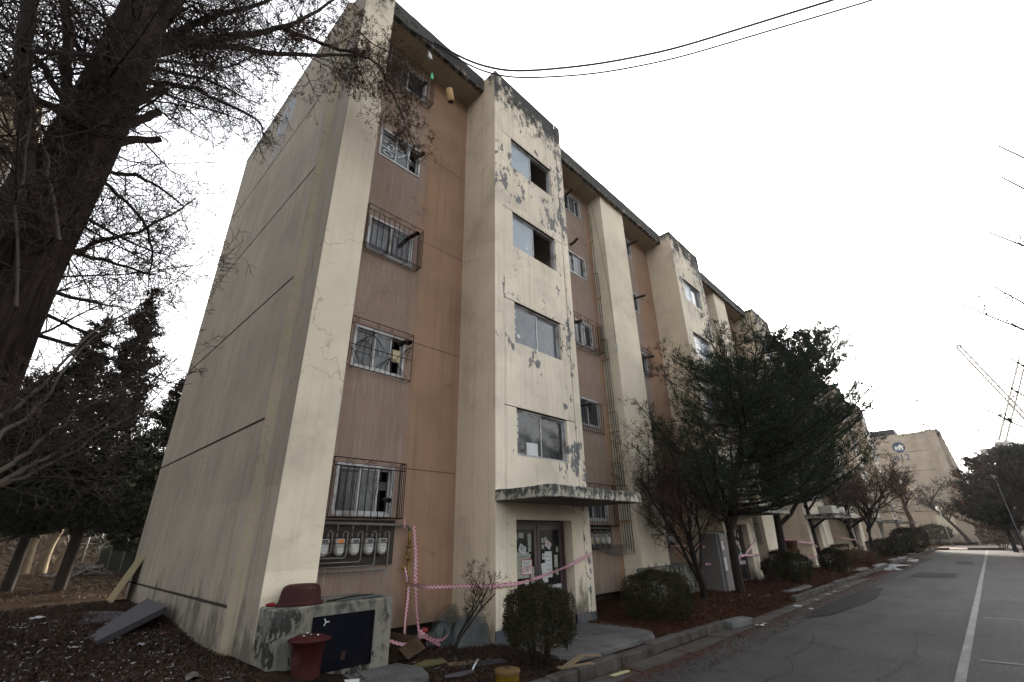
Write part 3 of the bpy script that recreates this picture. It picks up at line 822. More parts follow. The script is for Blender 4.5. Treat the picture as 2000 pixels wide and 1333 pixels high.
def bay(n):
    yo = n * PER
    y0, y1 = 3.714 + yo, 6.66 + yo
    far = n > 1
    # flank walls
    MB().box(-0.2, 1.1715, y0, y0 + 0.15, -0.25, 14.03).build('tower_flank', M_cream_shade, blk)
    MB().box(-0.2, 1.1715, y1 - 0.15, y1, -0.25, 14.03).build('tower_flank', M_cream_shade, blk)
    # corner strips of the front
    ya, yb = y0 + 0.27, y1 - 0.27
    MB().box(1.172, 1.184, y0, ya - .012, 0.22, 14.055).build('corner_strip', M_bay, blk)
    MB().box(1.172, 1.184, yb + .012, y1, 0.22, 14.055).build('corner_strip', M_bay, blk)
    MB().box(1.172, 1.190, y0 - .004, 4.27 + yo, -0.25, 0.216).build('plinth', M_plinth, blk)
    MB().box(1.172, 1.190, 6.00 + yo, y1 + .004, -0.25, 0.216).build('plinth', M_plinth, blk)
    MB().box(0.80, 1.1715, y0 + .15, 4.12 + yo, -.25, .216).build('plinth', M_plinth, blk)
    wy0, wy1 = 4.345 + yo, 6.06 + yo
    tops = [4.20, 6.74, 9.36, 11.90]; bots = [3.20, 5.70, 8.30, 10.86]
    joints = [2.49, 4.20, 6.74, 9.36, 11.90, 13.42]
    for k in range(5):
        z0, z1 = joints[k] + .010, joints[k + 1] - .010
        b = MB()
        if k < 4:
            zb = bots[k]; 
            b.box(1.03, 1.174, ya, wy0, z0, z1); b.box(1.03, 1.174, wy1, yb, z0, z1); b.box(1.03, 1.174, wy0, wy1, z0, zb)
        else:
            b.box(1.03, 1.174, ya, yb, z0, z1)
        b.build('front_panel', M_bay, blk)
    MB().box(1.03, 1.174, ya, yb, 13.43, 14.055).build('front_panel', M_bay, blk)
    g = MB()
    for j in joints[1:]: g.box(1.03, 1.158, ya, yb, j - .010, j + .010)
    g.box(1.03, 1.158, ya - .012, ya, 2.3, 14.0); g.box(1.03, 1.158, yb, yb + .012, 2.3, 14.0)
    g.build('joint', M_groove, blk)
    # wall round the doorway
    MB().box(1.03, 1.174, ya - .012, 4.27 + yo, 0.22, 2.29).build('door_jamb', M_cream, blk)
    MB().box(1.03, 1.174, 6.00 + yo, yb + .012, 0.22, 2.29).build('door_jamb', M_cream, blk)
    MB().box(1.03, 1.174, 4.27 + yo, 6.00 + yo, 1.98, 2.29).build('door_lintel', M_cream, blk)
    MB().box(0.80, 1.03, 4.12 + yo, 4.27 + yo, -0.05, 2.2).build('reveal', M_cream_shade, blk)
    MB().box(0.80, 1.03, 6.00 + yo, 6.15 + yo, -0.05, 2.2).build('reveal', M_cream_shade, blk)
    MB().box(0.80, 1.03, 4.27 + yo, 6.00 + yo, 1.98, 2.1).build('reveal', M_cream_shade, blk)
    MB().box(-0.2, 1.03, y0 + .15, y1 - .15, 13.88, 14.0).build('tower_roof', M_canopy, blk)
    MB().box(-0.2, -0.1, y0 + .15, y1 - .15, 0, 13.88).build('stair_wall', M_inside, blk)
    for z in (2.3, 4.9, 7.5, 10.1):
        MB().box(-0.1, 0.7, y0 + .15, y1 - .15, z, z + .12).build('landing', M_inside, blk)
    # stair windows
    for k in range(4):
        z0, z1 = bots[k], tops[k] - .012
        a, b_ = wy0 + .03, wy1 - .03; mid = a + (b_ - a) * .5
        if n == 0 and k >= 2: sh = [(a, mid + .02, M_frost, 0), (a + .06, mid + .05, M_frost, 1)]
        elif n == 0: sh = [(a, mid + .02, M_glass if k == 0 else M_glass_bay, 0), (mid - .02, b_, M_glass if k == 0 else M_glass_bay, 1)]  # lowest window gets darker glass in place of a tree reflection
        else: sh = [(a, mid + .02, M_frost if (n + k) % 3 else M_glass_bay, 0), (mid - .02, b_, M_frost if (n + k) % 2 else M_glass_bay, 1)]
        w_ = window(1.12, wy0, wy1, z0, z1, sh, proud=0.0, t=0.03)
        if n == 0:
            yc = (wy0 + wy1) / 2; h2 = (z1 - z0) / 2
            spots = []
            if k == 1: spots = [(-.79, .33 - .13 * q, .06, .09) for q in range(5) if q != 2] + [(-.68, -.27, .12, .09)]
            if k == 0: spots = [(-.79, .35 - .14 * q, .07, .10) for q in range(4)] + [(-.42, -.30, .17, .26), (-.24, -.30, .19, .27)]
            if k == 2: spots = [(-.79, .25, .06, .09), (-.3, -.28, .1, .08)]
            if k == 3: spots = [(-.79, .2, .05, .1)]
            for (yy, zz, ww, hh) in spots:
                MB().box(0, .003, -ww / 2, ww / 2, -hh / 2, hh / 2).build('sticker', M_paper, w_, (-.038, yy + .03, zz))
    # door
    d = MB()
    X0 = 0.86
    d.box(X0, X0 + .10, 4.27 + yo, 4.33 + yo, 0.02, 1.98).box(X0, X0 + .10, 5.94 + yo, 6.00 + yo, 0.02, 1.98).box(X0, X0 + .10, 4.33 + yo, 5.94 + yo, 1.92, 1.98)
    d.build('door_frame', M_mauve, blk)
    for i, (a, b_) in enumerate(((4.335, 5.125), (5.145, 5.935))):
        a += yo; b_ += yo
        dd = MB(); t = .085; xa, xb = X0 + .02, X0 + .065
        dd.box(xa, xb, a, a + t, .03, 1.91).box(xa, xb, b_ - t, b_, .03, 1.91).box(xa, xb, a + t, b_ - t, 1.81, 1.91).box(xa, xb, a + t, b_ - t, .03, .20).box(xa, xb, a + t, b_ - t, .66, .78)
        dr = dd.build('door', M_mauve, blk)
        MB().box(X0 + .038, X0 + .044, a + t, b_ - t, .78, 1.81).build('pane', M_doorglass, dr)
        MB().box(X0 + .038, X0 + .044, a + t, b_ - t, .20, .66).build('pane', M_doorglass, dr)
        MB().cbox(X0 + .066, X0 + .074, a + t + .005, b_ - t - .005, .665, .775, .003).build('push_plate', M_alu, dr)
        rr = random.Random(n * 7 + i)
        # notices on the glass: (y, z, w, h, tilt, material)
        if n == 0:
            P_ = [[(.10, 1.68, .10, .12, 0, 1), (.26, 1.70, .15, .10, 0, 2), (.50, 1.62, .10, .22, 0, 2), (.50, 1.45, .09, .10, 0, 2), (.09, 1.38, .09, .11, 0, 2), (.49, 1.32, .07, .08, 0, 2),
                   (.30, 1.17, .34, .46, 0, 2), (.56, 1.02, .11, .22, 0, 2), (.38, .83, .12, .10, 0, 1), (.56, .82, .13, .09, 0, 1), (.28, 1.45, .20, .15, -.45, 9), (.40, 1.13, .30, .27, 0, 8)],
                  [(.10, 1.60, .08, .10, 0, 2), (.19, 1.61, .08, .11, 0, 2), (.10, 1.48, .08, .08, 0, 2), (.27, 1.52, .18, .14, -.55, 9), (.26, 1.15, .22, .48, 0, 1), (.12, 1.00, .16, .36, .12, 1),
                   (.50, 1.20, .11, .24, 0, 2), (.52, 1.00, .09, .11, 0, 2), (.55, 1.42, .07, .10, 0, 2), (.10, 1.30, .08, .11, 0, 7)]][i]
        else:
            P_ = [(rr.uniform(.1, .55), rr.uniform(.9, 1.7), rr.uniform(.08, .2), rr.uniform(.1, .25), rr.choice((0, 0, .3, -.3)), rr.choice((1, 2, 1, 8))) for _ in range(9)]
        for q, (py, pz, pw, ph, tl, kind) in enumerate(P_):
            M_ = Matrix.Translation((X0 + .0455 + q * .0012, a + t + py, pz)) @ Matrix.Rotation(tl, 4, 'X')
            nt_ = MB().box(0, .0008, -pw / 2, pw / 2, -ph / 2, ph / 2)
            o = nt_.build('notice', {1: M_paper, 2: M_paper2, 7: M_paper, 8: M_paper, 9: M_paper}[kind], dr)
            o.matrix_local = M_
            pr = MB()
            if kind == 8:
                e = .012
                pr.box(.0009, .0013, -pw / 2, pw / 2, ph / 2 - e, ph / 2).box(.0009, .0013, -pw / 2, pw / 2, -ph / 2, -ph / 2 + e).box(.0009, .0013, -pw / 2, -pw / 2 + e, -ph / 2, ph / 2).box(.0009, .0013, pw / 2 - e, pw / 2, -ph / 2, ph / 2)
                M2 = M_ @ Matrix.Rotation(-.0, 4, 'X')
                if n == 0:
                    for q2 in (0, 1, 2):
                        pr.quad((.0015, -pw * .42, -.03 - .03 * q2 + .0), (.0015, pw * .42, .03 - .03 * q2), (.0015, pw * .42, .037 - .03 * q2), (.0015, -pw * .42, -.023 - .03 * q2))
                p_ = pr.build('print', M_red, dr); p_.matrix_local = M_
                if n < 2:
                    tx = link('print', cached('txt_no', lambda: text_mesh('출입금지', .052, M_ink)), dr)
                    tx.matrix_local = M_ @ Matrix.Translation((.0016, -pw * .34, ph * .20)) @ Matrix.Rotation(R(90), 4, 'Z') @ Matrix.Rotation(R(90), 4, 'X')
            if kind in (7, 8, 9) or pw > .2:
                pt = MB()
                for r_ in range(4):
                    zz = ph * (.05 - .11 * r_) if kind == 8 else ph * (.3 - .17 * r_)
                    pt.box(.0010, .0014, -pw * .36, pw * (.36 - .08 * (r_ % 2)), zz, zz + .008)
                p2 = pt.build('print', M_red if kind == 9 and q % 2 else M_ink, dr); p2.matrix_local = M_
        if i == 0:
            MB().tube([(X0 + .07, b_ - .05, .98), (X0 + .10, b_ - .05, 1.0), (X0 + .10, b_ - .05, 1.12), (X0 + .07, b_ - .05, 1.14)], .008, 6).build('handle', M_steel, dr)
    # canopy with a ragged edge
    yc0, yc1 = 3.70 + yo, 6.72 + yo
    rr = random.Random(90 + n)
    cv = MB()
    x0, x1 = 1.184, 2.54
    seg = 26 if n < 2 else 8
    path = [(x0, yc0)] + [(x0 + (x1 - x0) * k / (seg // 2), yc0) for k in range(1, seg // 2)] + [(x1 - .06, yc0 + .0), (x1, yc0 + .06)] + [(x1, yc0 + (yc1 - yc0) * k / seg) for k in range(1, seg)] + [(x1, yc1 - .05), (x1 - .05, yc1)] + [(x1 + (x0 - x1) * k / (seg // 2), yc1) for k in range(1, seg // 2)] + [(x0, yc1)]
    N = len(path); vs = []
    for zi, (z, ins) in enumerate(((2.29, .015), (2.305, 0), (2.39, 0), (2.475, .0), (2.495, .02))):
        for (x, y) in path:
            j = rr.uniform(-.008, .008) if x > x0 + .05 else 0
            cx_ = x - (ins + j) * (1 if x > x1 - .1 else 0); cy_ = y + (ins + j if y < yc0 + .01 else (-ins - j if y > yc1 - .01 else 0))
            vs.append((cx_, cy_, z + (rr.uniform(-.012, .006) if zi >= 3 else (rr.uniform(-.004, .006) if zi == 0 else 0))))
    fs = []
    for l in range(4):
        for i in range(N - 1): fs.append((l * N + i, l * N + i + 1, (l + 1) * N + i + 1, (l + 1) * N + i))
    fs.append(tuple(range(N))[::-1]); fs.append(tuple(4 * N + i for i in range(N)))
    cv.add(vs, fs)
    cn = cv.build('entrance_canopy', M_canopy, blk)
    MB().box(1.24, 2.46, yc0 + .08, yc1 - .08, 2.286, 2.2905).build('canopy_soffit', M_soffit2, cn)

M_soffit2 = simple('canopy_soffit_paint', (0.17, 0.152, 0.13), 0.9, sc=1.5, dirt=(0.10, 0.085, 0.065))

# fins / piers
MB().box(-0.09, 0.727, 0.0, 0.702, -0.25, 14.11).build('end_fin', M_cream, blk)
for n in range(1, NB + 1):
    yo = (n - 1) * PER
    MB().box(-0.2, 0.575, 9.84 + yo, 11.43 + yo, -0.25, 13.59).build('pier', M_cream, blk)
for n in range(NB):
    yo = n * PER
    ya = 0.702 if n == 0 else 0.762 + yo
    recess_panels(ya, 3.714 + yo, (1.68 - .565 + yo, 1.68 + .565 + yo, 2.04), n)
    recess_panels(6.66 + yo, 9.84 + yo, (8.72 - .565 + yo, 8.72 + .565 + yo, 2.04), n)
    bay(n)
    # eave: fascia and soffit as separate pieces
    for (a, b_) in (((0.702, 3.714) if n == 0 else (None, None)), (6.66 + yo, min(3.714 + yo + PER, LEN + 1.0))):
        if a is None: continue
        segs = 14; rr = random.Random(int(a * 10))
        f = MB(); vs = []
        for k in range(segs + 1):
            y = a + (b_ - a) * k / segs
            t_ = 14.113 + (rr.uniform(-.02, .012) if 0 < k < segs else 0)
            vs += [(0.60, y, 13.586), (0.727, y, 13.586), (0.733, y, 13.66), (0.727, y, t_ - .02), (0.70, y, t_), (0.60, y, t_)]
        fs = []
        for k in range(segs):
            for q in range(6):
                fs.append((k * 6 + q, k * 6 + (q + 1) % 6, (k + 1) * 6 + (q + 1) % 6, (k + 1) * 6 + q))
        fs += [tuple(range(6)), tuple(segs * 6 + q for q in range(6))[::-1]]
        f.add(vs, fs).build('fascia', M_fascia, blk)
        MB().box(-0.2, 0.598, a, b_, 13.592, 13.75).build('soffit', M_soffit, blk)

# gable wall in bands
GJ = [-0.3, 0.86, 3.46, 6.06, 8.66, 11.26, 13.99]
for k in range(6):
    z0 = GJ[k] + (.022 if k else 0); z1 = GJ[k + 1] - (.022 if k < 5 else 0)
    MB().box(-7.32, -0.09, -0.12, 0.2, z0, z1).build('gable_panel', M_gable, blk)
    if k < 5: MB().box(-7.32, -0.20, -0.106, 0.2, z1, z1 + .044).box(-0.20, -0.09, -0.114, 0.2, z1, z1 + .044).build('joint', M_groove, blk)
b = MB()
b.add([(-0.09, -0.12, -0.3), (0.06, -0.001, -0.3), (-0.09, -0.001, -0.3), (-0.09, -0.12, 13.99), (0.06, -0.001, 13.99), (-0.09, -0.001, 13.99)], [(0, 1, 4, 3), (0, 3, 5, 2), (3, 4, 5), (0, 2, 1)])
b.build('gable_rib', M_rib_lit, blk)
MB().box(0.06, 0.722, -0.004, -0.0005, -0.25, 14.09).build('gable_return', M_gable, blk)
MB().box(-7.32, -7.1, 0.2, LEN + .5, -0.3, 13.99).build('rear_wall', M_back, blk)
MB().box(-7.32, 0.727, LEN + .3, LEN + .5, -0.3, 13.99).build('end_wall', M_back, blk)
MB().box(-7.1, -0.2, 0.2, LEN + .3, 13.6, 13.75).build('roof', M_canopy, blk)
MB().box(-3.2, -3.1, 0.2, LEN + .3, -0.3, 13.6).build('interior_wall', M_inside, blk)
fl = MB()
for z in (-.05, 2.5, 5.1, 7.7, 10.3): fl.box(-3.1, -0.2, 0.2, LEN + .3, z, z + .15)
fl.build('floor_slab', M_inside, blk)
cw = MB()
for n in range(NB):
    for y in (0.3, 3.5, 6.8, 10.6): cw.box(-3.1, -0.2, y + n * PER, y + n * PER + .1, 0, 13.6)
cw.build('cross_wall', M_inside, blk)

# windows, grilles, flues of the orange recesses
for n in range(NB):
    yo = n * PER
    for k in range(5):
        # left recess
        yc = 1.68 + yo
        if n == 0:
            wobj = recess_window(yc, k, ['open3', 'open3', 'two', 'open3', 'two'][k], False)
            if k == 0:
                grille_box(0.97, 2.35, 2.01, 2.945, 0.22, 'box'); flue(2.08, 2.32, 0.16, .02, .04)
            if k == 1:
                grille_box(1.0, 2.38, 4.60, 5.60, 0.10, 'pattern'); flue(2.16, 5.40, 0.30)
                MB().box(0, .004, -.10, .10, -.13, .13).build('cardboard', M_mud, wobj, (-.05, .40, .02))
            if k == 2:
                grille_box(0.98, 2.36, 7.22, 8.20, 0.22, 'box'); flue(2.10, 7.98, 0.36, 0.03)
            if k == 3:
                flue(2.12, 10.42, 0.30, .06)
                for j, (tx_, yy) in enumerate((('공', -.50), ('가', -.09))):
                    o = link('graffiti', text_mesh(tx_, .46, M_chalk, 'graffiti'), wobj, (-.028 - (.034 if j == 0 else 0) + .002, yy, -.24), (R(90), 0, R(90)))
            if k == 4:
                grille_box(1.0, 2.36, 12.34, 13.30, 0.22, 'plain'); flue(2.1, 12.98, .18, .02)
        else:
            recess_window(yc, k, 'closed' if (k + n) % 2 else 'two', False)
            st = [(0, 'box'), (1, 'box')][0][1]
            if k in (0, 1) or (k + n) % 3 == 0: grille_box(yc - .70, yc + .70, 2.0 + 2.6 * k, 2.95 + 2.6 * k, 0.22, 'box' if n < 3 else 'plain')
            flue(yc + .42, 2.70 + 2.6 * k, 0.40, .02)
        # right recess
        yc = 8.72 + yo
        wobj = recess_window(yc, k, ['closed', 'two', 'two', 'closed', 'closed'][k], True)
        if n == 0:
            if k == 0:
                grille_box(8.0, 9.55, 1.93, 3.0, 0.16, 'plain')
            elif k == 1:
                grille_box(8.02, 9.42, 4.50, 5.42, 0.05, 'plain'); flue(8.30, 5.2, .30, .02)
            elif k == 2:
                grille_box(8.02, 9.86 - .30, 7.14, 8.12, 0.26, 'box'); flue(8.3, 7.9, .30, .02)
            elif k == 3:
                flue(8.5, 10.98, 0.30, -.12)
            else:
                flue(8.5, 13.2, 0.25, -.1)
        else:
            if k in (0, 2): grille_box(yc - .70, yc + .70, 2.0 + 2.6 * k, 2.95 + 2.6 * k, 0.2, 'plain')
            flue(yc - .3, 2.70 + 2.6 * k, 0.3, .02)
    meters_A(yo) if n < 4 else None
    if n < 4: meters_B(yo)

# faded emblem and number high on the gable
def disc(cx, cz, r0, r1, y, n=36):
    b = MB(); vs = []
    for k in range(n):
        t = 2 * math.pi * k / n
        vs += [(cx + r0 * math.cos(t), y, cz + r0 * math.sin(t)), (cx + r1 * math.cos(t), y, cz + r1 * math.sin(t))]
    return b.add(vs, [(2 * k, 2 * k + 1, (2 * k + 3) % (2 * n), (2 * k + 2) % (2 * n)) for k in range(n)])
disc(-3.42, 12.75, 0.35, 0.62, -0.1225).build('emblem', M_fadelogo, blk)
MB().quad((-3.62, -.1225, 12.55), (-3.22, -.1225, 12.55), (-3.22, -.1225, 12.85), (-3.42, -.1225, 13.02), (-3.62, -.1225, 12.85)).build('emblem', M_fadelogo, blk)
for x_ in (-3.86, -3.62, -3.30):
    MB().quad((x_ - .06, -.1225, 11.35), (x_ + .06, -.1225, 11.35), (x_ + .05, -.1225, 11.98), (x_ - .05, -.1225, 11.98)).build('faded_stroke', M_fadelogo, blk)
#=== OBJECTS ===
nr = np.random.default_rng(7)
def ground_z(x, y): return float(gz(np.array(float(x)), np.array(float(y))))

M_bark = simple('dark_bark', (0.015, 0.0115, 0.0095), 0.95, sc=12)
m = Mt('fissured_bark', 0.95, 0.15)
bn = m.noise(5, 8, 0.7, m.scale(m.pos, (6, 6, 0.7)), 0.6)
m.bump(bn, 1.0, 0.05)
M_trunkbark = m.out(m.mix(m.step(bn, 0.4, 0.6), (0.004, 0.0024, 0.0018), (0.022, 0.013, 0.009)))
M_twig = simple('brown_twigs', (0.030, 0.021, 0.016), 0.9, var=0.3, sc=3)
M_twig_grey = simple('grey_shoots', (0.040, 0.032, 0.026), 0.9, var=0.3, sc=3)
M_twig_red = simple('reddish_twigs', (0.038, 0.025, 0.018), 0.9, var=0.35, sc=2)
M_palebark = simple('pale_plane_bark', (0.09, 0.07, 0.045), 0.9, sc=5, dirt=(0.06, 0.045, 0.03))
M_dryleaf = simple('dry_brown_leaves', (0.065, 0.034, 0.022), 0.9, var=0.5, sc=3)
def foliage_mat(name, a, b, sc=1.6):
    m = Mt(name, 0.9, 0.06)
    brn = tuple((x + y) * .5 * k for x, y, k in zip(a, b, (2.3, 1.5, 1.1)))
    cc = m.mix(m.step(m.noise(sc, 4), 0.35, 0.65), a, b)
    cc = m.mix(m.math('MULTIPLY', m.step(m.noise(sc * 12, 2), 0.45, 0.62), .6), cc, tuple(x * 1.7 for x in b))
    return m.out(m.mix(m.math('MULTIPLY', m.step(m.noise(sc * 2.6, 5, .6, m.shift(m.pos, (5, 5, 5))), 0.52, 0.64), .6), cc, brn))
M_pine = foliage_mat('fir_needles', (0.006, 0.0095, 0.006), (0.019, 0.027, 0.016))
M_juniper = foliage_mat('juniper_needles', (0.003, 0.0045, 0.003), (0.008, 0.010, 0.006))
M_box = foliage_mat('boxwood_leaves', (0.006, 0.0075, 0.004), (0.024, 0.022, 0.011), 5)
M_farpine = foliage_mat('far_pine_needles', (0.012, 0.016, 0.011), (0.028, 0.028, 0.020))
M_rustpine = foliage_mat('rusty_needles', (0.045, 0.021, 0.015), (0.075, 0.034, 0.023))
M_hedge_y = foliage_mat('yellowing_hedge', (0.022, 0.026, 0.010), (0.055, 0.05, 0.016))

def unit(v):
    return v / (np.linalg.norm(v) + 1e-9)
def grow(paths, start, d, length, r0, lv, rg, spec, tips=None):
    """recursive bare branch: spec[lv] = (children, length ratio, spread, upturn, wobble)"""
    n = max(3, int(5 - lv * 0.5))
    P = [np.array(start, float)]; dd = unit(np.array(d, float))
    kids, ratio, spread, up, wob = spec[min(lv, len(spec) - 1)]
    for i in range(n):
        dd = unit(dd + rg.normal(size=3) * wob + np.array([0, 0, up]) / n)
        P.append(P[-1] + dd * length / n)
    rad = np.linspace(r0, r0 * (0.35 if lv else .2), n + 1)
    paths.append((lv, np.array(P), rad))
    if tips is not None and lv >= len(spec) - 1:
        tips.append((P[-1], dd)); tips.append((P[-2], dd))
    if lv < len(spec) - 1:
        for k in range(kids):
            t = rg.uniform(0.25, 1.0); i = min(n - 1, int(t * n)); q = P[i] + (P[i + 1] - P[i]) * (t * n - i if i < n else 1)
            base = unit(P[i + 1] - P[i]); side = unit(np.cross(base, rg.normal(size=3)))
            nd = unit(base * (1 - spread) + side * spread)
            grow(paths, q, nd, length * ratio * rg.uniform(0.6, 1.2) * (1.1 - 0.4 * t), max(r0 * 0.5 * (1 - .3 * t), 0.0022), lv + 1, rg, spec, tips)

def make_bare_tree(name, label, base, H, rtrunk, spec, seed, lean=(0, 0, 0), fork=2.0, nlimb=7, limb_len=2.0, spread=0.65, up=0.3,
                   bark=None, twig=None, leaves=0, group=None, cat='tree', leafmat=None, minr=0.003, stems=1):
    rg = np.random.default_rng(seed)
    t = thing(name, label, cat, base, 0, group)
    trunkp = []; paths = []; tips = []
    for s_ in range(stems):
        top = np.array([lean[0], lean[1], H * 0.62]) + (rg.normal(size=3) * np.array([.5, .5, .1]) * (H * .22) if stems > 1 else 0)
        P = [np.array([0, 0, -0.15])]
        for i in range(1, 7):
            f = i / 6
            P.append(np.array([top[0] * f ** 1.3, top[1] * f ** 1.3, top[2] * f]) + rg.normal(size=3) * 0.03 * H / 4 * (f > 0))
        P = np.array(P)
        trunkp.append((P, rtrunk * np.linspace(1.0, .42, 7) * np.array([1.25, 1, 1, 1, 1, 1, 1])))
        for k in range(nlimb):
            f = fork / (H * .62) + (1 - fork / (H * .62)) * rg.uniform(0, 1)
            i = min(5, int(f * 6)); q = P[i] + (P[i + 1] - P[i]) * (f * 6 - i if f < 1 else 1)
            az = k * 2.4 + rg.uniform(-.4, .4)
            d = np.array([math.cos(az) * spread, math.sin(az) * spread, 0.45 + 0.5 * f])
            grow(paths, q, d, limb_len * rg.uniform(.7, 1.15), rtrunk * 0.42, 0, rg, spec, tips)
    big = [(p, r) for lv, p, r in paths if lv == 0]
    small = [(p, np.maximum(r, minr)) for lv, p, r in paths if lv > 0]
    V, F = tubes_np(trunkp + big, 7)
    link('trunk', np_mesh('trunk', V, F, bark or M_bark, True), t)
    V, F = tubes_np(small, 3)
    link('crown', np_mesh('crown', V, F, twig or M_twig), t)
    if leaves:
        C = np.array([p for p, d in tips]); C = C[rg.integers(0, len(C), leaves)] + rg.normal(size=(leaves, 3)) * 0.07
        V, F = leaf_cloud(C, 0.022 if H < 5 else 0.05, rg)
        link('leaf_cluster', np_mesh('leaf_cluster', V, F, leafmat or M_dryleaf), t, kind='stuff')
    return t

def make_evergreen(name, label, base, H, z0, reach, nb, seed, rt=0.13, mat=None, bias=None, L=0.075, k=6, dens=1.0, w=0.007, cat='tree', group=None, xmin=None, forks=None, shape=0.75, xdrop=0.0, bark=None, lean=(0, 0), spread=.75):
    """conifer with tiered boughs, each bough carrying side sprays of needle tufts"""
    rg = np.random.default_rng(seed)
    t = thing(name, label, cat, base, 0, group)
    wood = []; P = []
    for i in range(9):
        f = i / 8
        P.append([0.10 * math.sin(f * 5 + seed) * f * H / 8 + lean[0] * max(0, f - .22) ** 1.2 / .74, 0.10 * math.cos(f * 4 + seed) * f * H / 8 + lean[1] * max(0, f - .22) ** 1.2 / .74, -0.2 + (H + .2) * f])
    P = np.array(P); wood.append((P, rt * (1.06 - np.linspace(0, .93, 9))))
    if forks:
        for f_ in forks: wood.append((np.array(f_[0]), np.array(f_[1])))
    C = []; D = []
    for b in range(nb):
        f = (b + rg.uniform(0, 1)) / nb
        f = f ** 0.9
        z = z0 + (H - z0) * f
        az = rg.uniform(0, 2 * math.pi)
        rl = reach * ((1 - f) ** shape * 0.9 + 0.10) * (rg.uniform(0.45, 1.0) if rg.random() < .75 else rg.uniform(1.0, 1.2))
        dx, dy = math.cos(az), math.sin(az)
        if bias is not None: rl *= 1 + bias[2] * (dx * bias[0] + dy * bias[1])
        ox = lean[0] * max(0, z / H - .22) ** 1.2 / .74
        if xmin is not None and dx < 0: rl = min(rl, max(.3, (base[0] + ox - xmin) / (-dx)))
        if rl < 0.25: continue
        i = min(7, int(z / H * 8)); o = P[i] + (P[i + 1] - P[i]) * (z / H * 8 - i); o = np.array([o[0], o[1], z])
        n = 6; pts = []
        for q in range(n + 1):
            s = q / n
            pts.append(o + np.array([dx, dy, 0]) * rl * s + np.array([0, 0, rl * (0.42 * s ** 2.2 - xdrop * s)]) + rg.normal(size=3) * 0.04 * (q > 0))
        pts = np.array(pts); wood.append((pts, np.linspace(max(.028 * rl / 2.5, .008), 0.006, n + 1)))
        ns = int(rl / 0.16 * dens) + 2
        side = np.array([-dy, dx, 0])
        for q in range(ns):
            s = 0.22 + 0.78 * (q + rg.random()) / ns
            j = min(n - 1, int(s * n)); c = pts[j] + (pts[j + 1] - pts[j]) * (s * n - j if s < 1 else 1)
            sl = (0.28 + 0.42 * (1 - s)) * min(1.2, rl / 1.6) * rg.uniform(.6, 1.2)
            sg = 1 if q % 2 else -1
            d = unit(side * sg * rg.uniform(.5, 1.1) + np.array([dx, dy, 0]) * rg.uniform(.4, .9) + np.array([0, 0, rg.uniform(.1, 1.0)]))
            m_ = max(2, int(sl / (L * .75)))
            for u in range(m_ + 1):
                C.append(c + d * sl * u / m_ + np.array([0, 0, .10 * sl * (u / m_) ** 2])); D.append(d + np.array([0, 0, .6]))
        C.append(pts[-1]); D.append(np.array([dx, dy, .6]))
    C = np.array(C) + rg.normal(size=(len(C), 3)) * L * .25; D = np.array(D)
    V, F = tubes_np(wood, 6)
    link('trunk', np_mesh('trunk', V, F, bark or M_bark, True), t)
    V, F = tufts(C, D, L, rg, k, w, spread)
    link('crown', np_mesh('crown', V, F, mat or M_pine), t)
    return t

def make_bush(name, label, c, rx, ry, h, seed, n=9000, leaf=0.018, mat=None, z0=0.12, group=None, square=2.6, cat='bush'):
    rg = np.random.default_rng(seed)
    t = thing(name, label, cat, c, 0, group)
    d = rg.normal(size=(n, 3)); d /= np.linalg.norm(d, axis=1)[:, None]
    d[:, 2] = np.where(d[:, 2] < -.75, -d[:, 2], d[:, 2])
    lp = (np.abs(d) ** square).sum(1) ** (-1 / square)
    lump = 1 + 0.07 * np.sin(d[:, 0] * 7 + seed) * np.cos(d[:, 1] * 6 + 1) + 0.05 * np.sin(d[:, 2] * 9 + d[:, 0] * 5) + 0.03 * rg.normal(size=n)
    r = (0.62 + 0.38 * rg.random(n) ** 0.45) * lump
    hz = (h - z0) / 2
    C = d * (lp * r)[:, None] * np.array([rx, ry, hz]) + np.array([0, 0, z0 + hz])
    hole = np.sin(d[:, 0] * 5.1 + seed * 1.3) * np.sin(d[:, 1] * 4.3 + seed) * np.sin(d[:, 2] * 6.1 + 2 * seed)
    C = C[~((hole > .42) & (rg.random(n) < .8))]
    ns_ = 46; sh_c = []
    for q in range(ns_):
        v = rg.normal(size=3); v /= np.linalg.norm(v); v[2] = abs(v[2]); o_ = v * np.array([rx, ry, hz]) * .93 + np.array([0, 0, z0 + hz])
        L_ = rg.uniform(.05, .18) * max(.7, rx * 1.6); dv = unit(v + np.array([0, 0, .8]))
        for j in range(10): sh_c.append(o_ + dv * L_ * j / 9 + rg.normal(size=3) * .006)
    C = np.concatenate([C, np.array(sh_c)])
    V, F = leaf_cloud(C, leaf, rg, 1.3)
    link('foliage', np_mesh('foliage', V, F, mat or M_box), t)
    paths = []
    for k in range(16):
        az = rg.uniform(0, 6.28); rr = rg.uniform(.2, .75)
        a = np.array([math.cos(az) * rx * .15, math.sin(az) * ry * .15, -0.08]); e = np.array([math.cos(az) * rx * rr, math.sin(az) * ry * rr, h * rg.uniform(.6, .95)])
        mid = (a + e) / 2 + np.array([0, 0, -.05 * h]); paths.append((np.array([a, mid, e]), np.array([.014, .009, .003]) * max(.6, h)))
    V, F = tubes_np(paths, 5)
    link('stem', np_mesh('stem', V, F, M_bark), t, kind='stuff')
    return t
